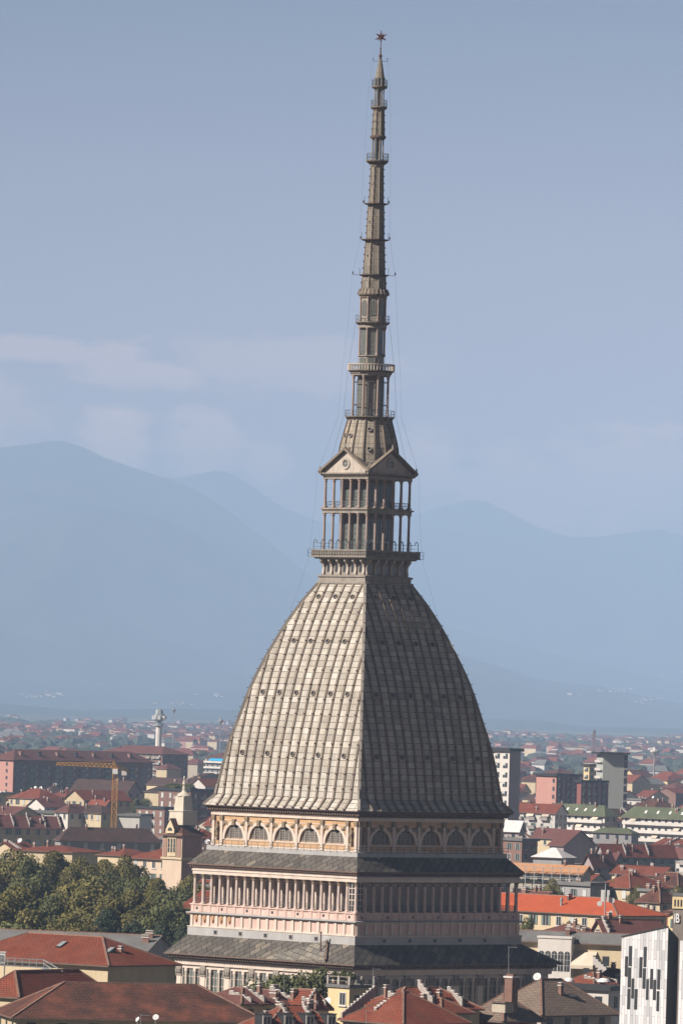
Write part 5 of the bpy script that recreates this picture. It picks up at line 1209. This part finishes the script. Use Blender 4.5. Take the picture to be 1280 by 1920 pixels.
mushroom('slim pale water tower behind the telecom tower', 325, 1326, 1362, 7000, 7); mushroom('slim white water tower left of the dome', 413, 1346, 1388, 6200, 10); mushroom('white water tower with a banded stem, right of the dome', 1225, 1401, 1450, 4600, 17)
Pc = at(1113, 1392, 8200); ch = thing('church_tower', 'distant brick church tower on the plain, right of the dome', 'church tower', (Pc.x, Pc.y, 0)); zt_ = at(1113, 1367, 8200).z
mb = MB(); mb.box(-2, 2, -2, 2, 0, zt_-5); mb.build('shaft', w_brick, ch); mb = MB(); mb.lathe([(2.6, zt_-5), (2.2, zt_-2), (.1, zt_)], 4, PI/4); mb.build('spire', r_mauve, ch)

# ------------------------------------------------------------------ middle distance, right
b, wl_, ro, Lu, Lv, rz = house('tall pale slab block with window columns, touching the dome edge on the right', 955, 1409, 46, 44, 21, .8, 'flat', w_white, m_dark, name='apartment_tower', cat='tower block', win=('wide', None), rows=12, bay=3.0, chim=0, over=.9, ybot=1505)
mb = MB(); mb.box(-.01, .03, 0, Lv, 0, 45.9); mb.build('shade_tone_side', w_mauve, b)  # grey sheet over the white wall stands in for the shaded side
b, wl_, ro, Lu, Lv, rz = house('dark apartment block with red pilasters and a bright pink end wall', 1042, 1455, 34, 36, 46, .6, 'flat', w_pink, m_dark, name='apartment_block', cat='apartment block', win=(None, 'wide'), rows=5, bay=3.6, chim=0, over=.9, ybot=1506)
mb = MB(); n_ = 5; mb.face([(.004, 0, 0), (.004, Lv, 0), (.004, Lv, 33.9), (.004, 0, 33.9)], 1); [mb.box(.01, .3, Lv*i/n_, Lv*i/n_+.9, 0, 33.9) for i in range(n_)]; mb.build('pilaster_front', [w_dkred, w_grey], b); [put('window', WM['dark'], b, (-Lu*.12, -.005, 32-f*3.3)) for f in range(5)]
b, wl_, ro, Lu, Lv, rz = house('lower red pilastered block joined to the pink ended one', 1088, 1467, 33, 4, 50, .6, 'flat', w_dkred, m_dark, name='apartment_block', cat='apartment block', win=(None, 'wide'), rows=4, bay=3.6, chim=0, over=.8, ybot=1506)
mb = MB(); mb.face([(.004, 0, 0), (.004, Lv, 0), (.004, Lv, 32.9), (.004, 0, 32.9)], 1); [mb.box(.01, .3, Lv*i/5, Lv*i/5+.9, 0, 32.9) for i in range(6)]; mb.build('pilaster_front', [w_dkred, w_grey], b)
w_slab = M('smooth grey panel wall', (.33, .335, .30), var=.05, scale=.2)
b, wl_, ro, Lu, Lv, rz = house('tall blank grey slab tower with a dark overhanging roof', 1130, 1414, 44, 10, 40, .5, 'flat', w_slab, m_dark, a=80, name='apartment_tower', cat='tower block', win=(None, None), rows=8, bay=2.6, chim=2, over=1.9, ybot=1508)
mb = MB()
for f in range(11): mb.box(-Lu*.9, -.4, -1.0, 0, 40.6-f*3.2, 40.8-f*3.2); mb.box(-Lu*.9, -.4, -1.0, -.94, 40.8-f*3.2, 41.6-f*3.2)
mb.build('balcony_stack', w_white, b); mb = MB(); mb.box(-.6, .01, Lv*1.002, Lv+1.4, 0, 43.9); [mb.box(-.4, .3, Lv+.1, Lv+1.5, 41-f*3.2, 41.9-f*3.2, 1) for f in range(11)]; mb.build('loggia_edge', [m_dark, w_grey], b)
house('yellow tower block with balconies, left of the blank grey slab', 1104, 1436, 36.5, 10, 22, .5, 'flat', w_yellow, m_dark, name='apartment_tower', cat='tower block', win=('wide', 'dark'), rows=4, bay=3, chim=0, over=.9)
b, wl_, ro, Lu, Lv, rz = house('red roofed house with striped awnings below the pale slab block', 1040, 1524, 22.5, 95, 24, 3.2, 'gx', w_white, r_red, a=30, name='apartment_house', cat='building', win=('plain', 'dark'), rows=3, chim=2, balc=((0, .2, 0, 2), (0, .45, 0, 2), (0, .7, 0, 2)))
for i in range(3): awning(b, (-Lu*(.1+.3*i)-3, -.05, 22.2), (-Lu*(.1+.3*i), -.05, 22.2), (0, -1.2, 0), 1.0, m_awn)
def green_roofed(label, x, y, wl, wr, z=22):
    b, wl_, ro, Lu, Lv, rz = house(label, x, y, z, wl, wr, 3.6, 'hip', w_white, r_green, name='apartment_house', cat='apartment house', win=('dark', 'plain'), rows=4, bay=3.3, chim=5, over=.9, ybot=y+48)
    for f in range(4):
        mb = MB(); zz = z-3.0-f*3.1; mb.box(-Lu*.98, -.2, -1.5, 0, zz-.25, zz); mb.box(-Lu*.98, -.2, -1.5, -1.4, zz, zz+1.0); mb.build('balcony', w_white, b)
    mb = MB(); mb.box(-.01, .02, 0, Lv, 0, z-.1); mb.build('shade_tone_side', w_mauve, b)  # grey added over the right front: its shade put into colour
    for i in range(4): awning(b, (-Lu*(.08+.25*i)-3, -.1, z-.5-3.1*(i % 3)), (-Lu*(.08+.25*i), -.1, z-.5-3.1*(i % 3)), (0, -1.4, 0), 1.1, m_awn)
    k = math.atan2(3.6, min(Lu, Lv)/2)
    for i in range(5):
        mb = MB(); mb.box(-.5, .5, -.7, .7, -.2, .16); mb.box(-.4, .4, -.6, .6, .16, .2, 1); o = mb.build('skylight', [m_frame, m_dish], ro); u = -Lu*(.2+.14*i); v = Lv*.22; o.location = (u, v, rz(u, v)); o.rotation_euler.x = k
green_roofed('white balconied apartment house with a mossy green roof, nearer the dome', 1133, 1528, 116, 24)
green_roofed('wide white balconied apartment house with a mossy green roof, at the right edge', 1330, 1536, 156, 20)
house('low grey wing with a green roof and small square windows, between the green roofed houses', 1183, 1562, 18, 70, 14, 1.6, 'hip', w_grey, r_green, a=30, name='low_wing', cat='building', win=('dark', None), rows=2, bay=3.6, chim=0)
house('blind mauve grey gable wall with a red roof to its left', 1056, 1584, 19.5, 26, 62, 4.6, 'gx', w_mauve, r_mauve, a=45, win=(None, None), chim=1, ybot=1606)
house('dull red roof beside the blind mauve gable', 1046, 1570, 20, 48, 24, 2.8, 'gx', w_cream, r_mauve, win=('plain', None), rows=1, chim=3)
house('long red roof over a shaded façade with balconies, right of the blind gable', 1132, 1602, 18, 14, 138, 3.2, 'gy', w_grey, r_red, a=60, name='apartment_house', cat='building', win=('plain', 'dark'), rows=3, chim=3, walls=((1, .3), (1, .62)), balc=((1, .2, 0, 2), (1, .5, 0, 2)), ybot=1630)
house('white balconied end house at the right edge under the long red roof', 1300, 1604, 18, 38, 10, 2.2, 'gx', w_white, r_mauve, win=('dark', None), rows=3, chim=1, balc=((0, .5, 0, 3),))
b, wl_, ro, Lu, Lv, rz = house('house under scaffolding with a flat orange boarded roof, right of the colonnade', 1088, 1636, 19, 130, 20, 1.8, 'gx', w_beige, r_scaf, a=25, name='scaffolded_house', cat='building', win=('dark', None), rows=2, chim=1, over=1.0, ybot=1668)
mb = MB()
for i in range(9):
    x = -Lu+Lu*i/8; mb.bar((x, -1.6, 0), (x, -1.6, 20.2), .16, .16)
for z_ in (12.5, 15, 17.5, 19.9): mb.bar((-Lu, -1.6, z_), (0, -1.6, z_), .14, .14)
for z_ in (12, 14.5, 17): mb.box(-Lu, 0, -1.5, -.4, z_, z_+.1)
mb.build('scaffold', m_metal, b)
b2 = house('white sheeted scaffold roof above the orange boards', 1052, 1607, 21, 52, 26, 2.4, 'hip', w_grey, r_white, a=30, name='scaffold_roof', cat='roof', win=None, chim=0, over=.6)
house('white tent roof behind the right dome edge', 972, 1556, 21.5, 40, 12, 3.0, 'gx', w_mauve, r_white, a=30, win=('dark', None), rows=1, chim=0)
house('brown terraced house with a planted balcony beside the tower arcade', 978, 1577, 20, 60, 30, .5, 'flat', w_brick, r_grey, win=('plain', 'dark'), rows=2, chim=3)
RR = (('red hipped roof with a brick chimney, above the orange roof', 1180, 1664, 19, 60, 80, 3.2, 'hip', w_cream, r_red), ('dull red roof at the right edge above the beige sign block', 1270, 1660, 19, 60, 40, 3.0, 'hip', w_cream, r_brown), ('grey roofed block with a terrace above the orange roof', 1106, 1662, 19, 60, 30, .6, 'flat', w_grey, r_grey),
      ('red roof with white dishes beside the shaded colonnade', 1010, 1684, 19.5, 50, 46, 1.4, 'gx', w_grey, r_mauve), ('brown hipped roof behind the beige sign block', 1236, 1690, 19, 40, 40, 3.4, 'hip', w_cream, r_brown), ('pale cube shaped stair house above the orange roof', 1222, 1672, 20, 22, 14, .3, 'flat', w_beige, r_grey),
      ('grey gabled house below the blind mauve gable', 1112, 1622, 19, 20, 44, 3.0, 'gy', w_mauve, r_mauve), ('small house with a grey front left of the long red roof', 1152, 1612, 18.8, 22, 16, 2.0, 'gx', w_grey, r_mauve), ('orange tiled roof strip above the right trees', 1240, 1640, 18.5, 90, 30, 2.0, 'gx', w_cream, r_red))
for l_, x, y, z, a1, a2, h, k, wmm, rmm in RR: house(l_, x, y, z, a1, a2, h, k, wmm, rmm, win=('plain', 'dark'), rows=1, chim=3)

# ------------------------------------------------------------------ trees that can be told apart
for l_, x, y, z, w, k in (('broad plane tree at the left edge, rear of the clump', 18, 1588, 26, 120, 'plane'), ('rounded plane tree rising highest at the left of the clump', 100, 1589, 26.5, 95, 'plane'), ('plane tree behind the middle of the clump, below the grey house', 190, 1606, 25, 80, 'plane'), ('plane tree left of the statue tower', 238, 1604, 25.5, 74, 'plane'),
        ('plane tree hiding the foot of the statue tower', 292, 1640, 24, 80, 'plane'), ('pale leaved tree between the statue tower and the colonnade', 330, 1648, 24, 80, 'green'), ('tree half hidden by the left end of the colonnade', 366, 1640, 24, 70, 'plane'), ('large yellowing plane tree in the middle of the clump', 165, 1640, 25, 150, 'plane'), ('dense tree at the left edge, in front', 30, 1652, 24.5, 140, 'plane'),
        ('front plane tree between the middle and the left edge', 92, 1668, 23, 110, 'green'), ('front plane tree right of the middle, catching the sun', 236, 1662, 23.5, 110, 'plane'), ('sunlit tree below the first columns of the colonnade', 318, 1672, 23, 96, 'green'), ('dark evergreen in front, by the grey slate roof', 250, 1712, 21, 80, 'dark'), ('darkest evergreen next to the dark gable', 304, 1716, 21, 70, 'dark'), ('low tree behind the orange red roof', 140, 1712, 21, 120, 'plane'), ('low tree behind the orange red roof at the left edge', 20, 1712, 21, 120, 'green'),
        ('plane tree right of the highest one', 150, 1608, 25, 70, 'plane'), ('plane tree at the left edge, second from the rear', 56, 1600, 25.5, 80, 'green'), ('plane tree between the statue tower and the middle', 215, 1622, 24.5, 80, 'green'), ('tree under the brick wing, right of the middle', 268, 1632, 24, 70, 'green'), ('dark tree in the hollow of the clump', 205, 1690, 22, 80, 'dark'), ('low tree filling the gap left of the tower base', 345, 1718, 21, 60, 'dark')):
    tree(l_, x, y-5, z+.6, w*1.34, k, 'trees of the park left of the tower')
tree('dark bush in front of the tall lit windows of the tower', 541, 1800, 0, 190, 'green', 'bush before the tower', depth=1012); tree('second dark bush, right part of the bushes before the tower', 592, 1796, 0, 150, 'green', 'bush before the tower', depth=1010)
for l_, x, y, z, w, k in (('round green tree by the shaded corner of the colonnade', 986, 1698, 21, 34, 'green'), ('green tree among the fire walls under the orange roof', 1064, 1712, 21.5, 30, 'green'), ('green bush right of the fire walls, under the orange roof', 1100, 1728, 20.5, 36, 'green'), ('small bush left of the fire walls', 1040, 1730, 20.5, 22, 'green'), ('yellowing tree between the green roofed houses', 1168, 1533, 20, 26, 'plane'),
        ('pale tree beside the scaffolded house', 1002, 1648, 21, 40, 'green'), ('pale tree right of the scaffolded house', 1034, 1644, 21, 36, 'plane'), ('tree clump in front of the red hipped roof', 1142, 1646, 21, 36, 'plane'), ('tree above the right end of the orange roof', 1196, 1654, 20.5, 34, 'plane'), ('tree above the beige sign block', 1238, 1664, 20, 36, 'green'), ('tree at the right edge above the orange roof', 1270, 1656, 20, 36, 'plane'),
        ('dark tree right of the crane mast', 256, 1490, 22, 34, 'green'), ('dark tree left of the lower brick wing', 246, 1518, 19, 24, 'green'), ('tree left of the cream gabled house near the crane', 36, 1502, 19.5, 26, 'green'), ('tree before the market hall, left of the crane', 66, 1522, 18, 30, 'green'), ('tree by the lower brick wing', 276, 1488, 22, 24, 'green')):
    tree(l_, x, y, z, w*1.5, k, depth=1285 if 'fire walls' in l_ or 'shaded corner' in l_ else None)

# ------------------------------------------------------------------ the rest of the town
rs = random.Random(5)
LAND = ((213, 1480, 'the orange crane'), (343, 1520, 'the statue tower'), (150, 1440, 'the brick block'), (300, 1380, 'the telecom tower'), (955, 1450, 'the pale slab'), (1150, 1460, 'the grey slab'), (1075, 1480, 'the pink block'), (1090, 1540, 'the green roof'), (1240, 1550, 'the right-edge green roof'), (1225, 1420, 'the water tower'), (1085, 1580, 'the mauve gable'), (1050, 1640, 'the scaffolded house'), (413, 1360, 'the slim water tower'), (1113, 1380, 'the church tower'))
fills = []
def blocked(x0, x1, yt, yb, Y, X, pad):
    for (a, b_, c, d, Yh, Xh, Lu, Lv, lb) in HB:
        if abs(Y-Yh) < pad+.75*(Lu+Lv) and abs(X-Xh) < pad+.72*(Lu+Lv): return True
        if Yh > Y and x0 < b_-2 and x1 > a+2 and yt < d and yb+400 > c and yt < (c+d)/2+12 and d > yt and not (yt > d-3): 
            return True
    return False
WALLN = {w_cream: 'cream', w_white: 'white', w_grey: 'grey', w_beige: 'beige', w_yellow: 'yellow', w_brick: 'brick', w_pink: 'pink', w_mauve: 'mauve'}
ROOFN = {r_red: 'red', r_mauve: 'dull red', r_dark: 'dark brown', r_brown: 'brown', r_orange: 'orange', r_grey: 'grey'}
cand = []
Y = 1320.0
while Y < 6400:
    n_ = 26 if Y < 2500 else 36
    for _ in range(n_):
        px = rs.uniform(-60, 1340)
        if 500 < px < 830 and Y > 1500: continue
        cand.append((px, Y*rs.uniform(.985, 1.015)))
    Y *= 1.032
nf = 0
for px, Y in sorted(cand, key=lambda q: q[1]):
    if nf > 335: break
    hgt = rs.choice((11, 13, 15, 16, 18, 19, 20)) if Y < 3000 else rs.choice((8, 10, 12, 14, 16, 20))
    if rs.random() < .05 and Y > 2600: hgt += 10
    pm = F/Y; wl, wr = rs.uniform(8, 19)*pm*.7, rs.uniform(8, 17)*pm*.7
    hr = rs.uniform(2.2, 4.2); yE = hor(px)+(CAMZ-hgt)*pm; P = at(px, yE, Y)
    if abs(P.x-AX.x) < 42 and abs(Y-1085) < 60: continue
    if Y < 1900 and px < 380: continue
    if blocked(px-wl, px+wr, yE-hr*pm, yE+4*pm, Y, P.x, 3): continue
    wmm = rs.choice((w_cream, w_cream, w_white, w_grey, w_beige, w_yellow, w_pink if Y > 2500 else w_cream, w_brick)); rmm = rs.choice((r_red, r_red, r_mauve, r_red, r_dark, r_brown, r_mauve, r_red, r_grey if rs.random() < .3 else r_red))
    kind = rs.choice(('hip', 'hip', 'gx', 'gy')); fl_ = rs.random() < .07
    if fl_: kind, hr = 'flat', .5
    a = rs.choice((45, 45, 45, 38, 52, 60, 30))
    lx, ly, ln = min(LAND, key=lambda q: abs(q[0]-px)+2.0*abs(q[1]-yE))
    rel = 'behind' if yE < ly-14 and abs(lx-px) < 30 else 'below' if yE > ly+14 and abs(lx-px) < 30 else ('left of' if px < lx else 'right of')
    size = 'tall' if hgt > 21 else 'long' if max(wl, wr)/pm > 11 else 'small' if max(wl, wr)/pm < 8 else 'plain'
    shape = {'hip': 'hipped', 'gx': 'gabled', 'gy': 'gable-fronted', 'flat': 'flat-roofed'}[kind]
    label = '%s%s %s house, %s, %s %s' % ('' if size == 'plain' else size+' ', shape, WALLN[wmm], 'grey top' if kind == 'flat' else ROOFN[rmm]+' roof', rel, ln)
    near = Y < 3300
    rt = house(label, px, yE, hgt, wl, wr, hr, kind, wmm, rmm if kind != 'flat' else r_grey, a, group='houses of the town behind', win=(rs.choice(('plain', 'plain', 'open')), rs.choice(('dark', 'plain'))) if near else None, rows=2 if near else 1, bay=3.6, chim=rs.choice((2, 3, 4, 5)) if near else rs.choice((0, 1)), depth=Y,
               walls=(((1 if kind == 'gy' else 0), rs.uniform(.2, .8)),) if kind in ('gx', 'gy') and rs.random() < .55 and near else ())[0]
    fills.append((rt, px, yE)); nf += 1
    if near and rs.random() < .5 and kind != 'flat':
        q = rt.matrix_basis @ Vector((-rs.uniform(.3, .7)*rt['_dims'][0], rs.uniform(.3, .7)*rt['_dims'][1], rt['_dims'][2]+hr+.6))
        sat_dish(q, rs.uniform(.55, .9), 'white dish on a '+ROOFN.get(rmm, 'grey')+' roof '+rel+' '+ln, R(rs.uniform(-60, 0)))
# trees in the gaps
tr_n = 0
TL = []
for _ in range(900):
    if tr_n > 85: break
    Y = 1400*math.exp(rs.uniform(0, 1.5)); px = rs.uniform(-20, 1300)
    if 400 < px < 930: continue
    if Y < 2000 and px < 390: continue
    zt = rs.uniform(11, 19); pm = F/Y; yT = hor(px)+(CAMZ-zt)*pm; w = rs.uniform(7, 13)*pm; P = at(px, yT, Y)
    if any(abs(P.x-h[5]) < .75*(h[6]+h[7])+4 and abs(Y-h[4]) < .75*(h[6]+h[7])+4 for h in HB): continue
    if blocked(px-w/2, px+w/2, yT, yT+6*pm, Y, P.x, 0): continue
    lx, ly, ln = min(LAND, key=lambda q: abs(q[0]-px)+2.0*abs(q[1]-yT)); k = rs.choice(('green', 'green', 'plane', 'dark', 'slim'))
    t = tree({'green': 'round green tree', 'plane': 'yellowing broad tree', 'dark': 'dark pointed evergreen', 'slim': 'slim poplar'}[k]+' among the roofs '+('left of ' if px < lx else 'right of ')+ln, px, yT, zt, w if k != 'slim' else w*.45, k); TL.append((t, px, yT)); tr_n += 1
# far houses of the plain, a few pixels each
far_bm = []
for wmm, rmm in ((w_cream, r_red), (w_white, r_mauve), (w_beige, r_red), (w_white, r_grey), (w_pink, r_red)):
    mb = MB(); mb.box(-7, 7, -5, 5, 0, 8); mb.face([(-7.5, -5.5, 7.8), (7.5, -5.5, 7.8), (5, 0, 11), (-5, 0, 11)], 1); mb.face([(7.5, 5.5, 7.8), (-7.5, 5.5, 7.8), (-5, 0, 11), (5, 0, 11)], 1); mb.face([(7.5, -5.5, 7.8), (7.5, 5.5, 7.8), (5, 0, 11)], 1); mb.face([(-7.5, 5.5, 7.8), (-7.5, -5.5, 7.8), (-5, 0, 11)], 1)
    o = mb.build('far_house', [wmm, rmm]); far_bm.append(o.data); bpy.data.objects.remove(o)
def far_house(x, y, z, sc_, label, grp, rz=None):
    i = rs.randrange(5); o = put('far_house', far_bm[i], None, (x, y, z), rs.choice((-PI/4, -PI/4+.2, PI/4, -.3)) if rz is None else rz); o.scale = (sc_*rs.uniform(.7, 1.9), sc_*rs.uniform(.8, 1.2), sc_*rs.uniform(.7, 1.3)); tag(o, label, 'house', grp); return o
for i in range(330):
    Y = rs.choice((rs.uniform(4600, 7000), rs.uniform(6000, 9500), rs.uniform(8000, 13500))); px = rs.uniform(-60, 420) if i % 2 else rs.uniform(920, 1330)
    P = at(px, 1400, Y)
    if noise.noise(Vector((P.x/420, Y/900, 2.2))) < -.16: continue
    far_house(P.x, Y, 0, rs.uniform(.7, 1.35), 'tiny pale house with a reddish roof on the hazy plain', 'far houses on the plain')
for i, (px, py, Y, w, h) in enumerate(((68, 1381, 6000, 30, 6), (12, 1404, 5200, 24, 9), (1140, 1396, 7800, 46, 12), (1260, 1414, 6200, 60, 10), (1030, 1425, 4900, 70, 14), (1080, 1410, 6500, 60, 9), (170, 1352, 9500, 50, 9), (235, 1358, 9000, 40, 9), (1180, 1446, 4600, 60, 15), (1250, 1462, 4300, 70, 13), (985, 1440, 4700, 50, 16))):
    Y = F*(CAMZ-9)/max(20, py-hor(px)); P = at(px, py, Y); mb = MB(); W = w/(F/Y)/2; hh = min(14, h/(F/Y)*.8); mb.box(-W, W, -7, 7, 0, max(7, hh)); mb.face([(-W-.6, -7.6, max(7, hh)), (W+.6, -7.6, max(7, hh)), (W-4, 0, max(7, hh)+4), (-W+4, 0, max(7, hh)+4)], 1); mb.face([(W+.6, 7.6, max(7, hh)), (-W-.6, 7.6, max(7, hh)), (-W+4, 0, max(7, hh)+4), (W-4, 0, max(7, hh)+4)], 1)
    o = mb.build('long_building', [rs.choice((w_white, w_cream, w_pink)), r_mauve], None, (P.x, P.y, 0), R(rs.choice((-20, -35, 10)))); tag(o, ('white long building left of the telecom tower', 'yellow long block at the left edge of the plain', 'long pale building beside the church tower', 'long white factory by the banded water tower', 'long red roofed block behind the pink ended block', 'long building below the church tower', 'long pale building far left on the plain', 'second long pale building far left on the plain', 'long red roofed block right of the blank grey slab', 'long red roofed block at the right edge', 'long block just right of the pale slab block')[i], 'building')
mb = MB(); mats_ = [w_cream, w_white, w_beige, w_pink, r_mauve, r_red]
for _ in range(3600):
    Y = 6500*math.exp(rs.uniform(0, .95)); px = rs.uniform(-80, 1350); P = at(px, 1400, Y)
    if noise.noise(Vector((P.x/380, Y/900, 5.5))) < .05: continue
    w_, d_, h_ = rs.uniform(4, 13), rs.uniform(4, 7), rs.uniform(5, 12); an_ = rs.choice((-.78, .78, -.5)); ca, sa = math.cos(an_), math.sin(an_); q = lambda x, y, z: (P.x+x*ca-y*sa, Y+x*sa+y*ca, z); a_ = rs.randrange(4); b_ = 4+rs.randrange(2)
    B = [(-w_, -d_), (w_, -d_), (w_, d_), (-w_, d_)]
    for i in range(4): j = (i+1) % 4; mb.face([q(*B[i], 0), q(*B[j], 0), q(*B[j], h_), q(*B[i], h_)], a_); mb.face([q(B[i][0]*1.05, B[i][1]*1.08, h_-.1), q(B[j][0]*1.05, B[j][1]*1.08, h_-.1), q(B[j][0]*.5, 0, h_+d_*.4), q(B[i][0]*.5, 0, h_+d_*.4)], b_)
ft = mb.build('far_town', mats_); ft['kind'] = 'stuff'
# villages on the foothills
from mathutils.bvhtree import BVHTree
bv = []
for o in C.objects:
    if o.get('kind') == 'structure' and (o.name.startswith('hills') or o.name.startswith('mountains')):
        bv.append(BVHTree.FromPolygons([v.co[:] for v in o.data.vertices], [p.vertices[:] for p in o.data.polygons]))
def ground_hit(px, py):
    d = ray(px, py).normalized(); best = None
    for t in bv:
        h = t.ray_cast(Vector((0, 0, CAMZ)), d)
        if h[0] is not None and (best is None or h[3] < best[1]): best = (h[0], h[3])
    return best[0] if best else None
for cx_, cy_, sx_, sy_, n_, nm in ((100, 1302, 26, 3, 11, 'far left'), (60, 1306, 20, 3, 7, 'low left'), (405, 1304, 18, 3, 8, 'left of the dome'), (1160, 1294, 30, 4, 12, 'right'), (1230, 1310, 40, 5, 12, 'far right'), (330, 1320, 26, 2, 7, 'above the telecom tower'), (1070, 1300, 20, 4, 6, 'right of the dome'), (1205, 1318, 18, 3, 7, 'low right')):
    for _ in range(n_):
        h = ground_hit(cx_+rs.gauss(0, sx_*.6), cy_+rs.gauss(0, sy_*.7))
        if h: far_house(h.x, h.y, h.z-1, rs.uniform(.45, .95), 'speck of a pale village house on the hazy foothill, '+nm+' cluster', 'village houses, '+nm)
# woods and hedgerows of the plain: one mass
mb = MB(); m_wood = leaf_mat('far wood leaves', (.030, .038, .030), (.055, .062, .045))
for _ in range(8200):
    Y = 3300*math.exp(rs.uniform(0, 1.50)); px = rs.uniform(-120, 1400); P = at(px, 1400, Y)
    if noise.noise(Vector((P.x/300, Y/750, 9.1))) < .05: continue
    if any(abs(P.x-h[5]) < .8*(h[6]+h[7])+8 and abs(Y-h[4]) < .8*(h[6]+h[7])+8 for h in HB if h[4] > 3000): continue
    r_, hh = rs.uniform(5, 10)*(1+Y/16000), rs.uniform(7, 14); n_ = 5; ph = rs.uniform(0, 6)
    rings = []
    for q, zz in ((.75, 0), (1, .4), (.7, .8)): rings.append([(P.x+r_*q*math.cos(ph+2*PI*i/n_)*rs.uniform(.7, 1.2), Y+r_*q*math.sin(ph+2*PI*i/n_)*rs.uniform(.7, 1.2), hh*zz*rs.uniform(.85, 1.15)) for i in range(n_)])
    for a_, b_ in zip(rings, rings[1:]):
        for i in range(n_): j = (i+1) % n_; mb.face([a_[i], a_[j], b_[j], b_[i]], 0, [(0, 0)]*4)
    for i in range(n_): mb.face([rings[2][i], rings[2][(i+1) % n_], (P.x, Y, hh)], 0, [(0, 0)]*3)
wd_ = mb.build('woods', m_wood); wd_['kind'] = 'stuff'
# labels of look-alikes: tell them apart by order from the left
from collections import defaultdict
ORD = ('first', 'second', 'third', 'fourth', 'fifth', 'sixth', 'seventh', 'eighth', 'ninth', 'tenth')
by = defaultdict(list)
for o in C.objects:
    if o.parent is None and o.get('label') and o.get('category') in ('house', 'tree', 'satellite dish') and not o.name.startswith('far_house'): by[o['label']].append(o)
for lb, os_ in by.items():
    if len(os_) > 1:
        for i, o in enumerate(sorted(os_, key=lambda q: q.location.x/q.location.y)): o['label'] = lb+', '+ORD[min(i, 9)]+' from left'
for o in C.objects:
    if '_dims' in o: del o['_dims']
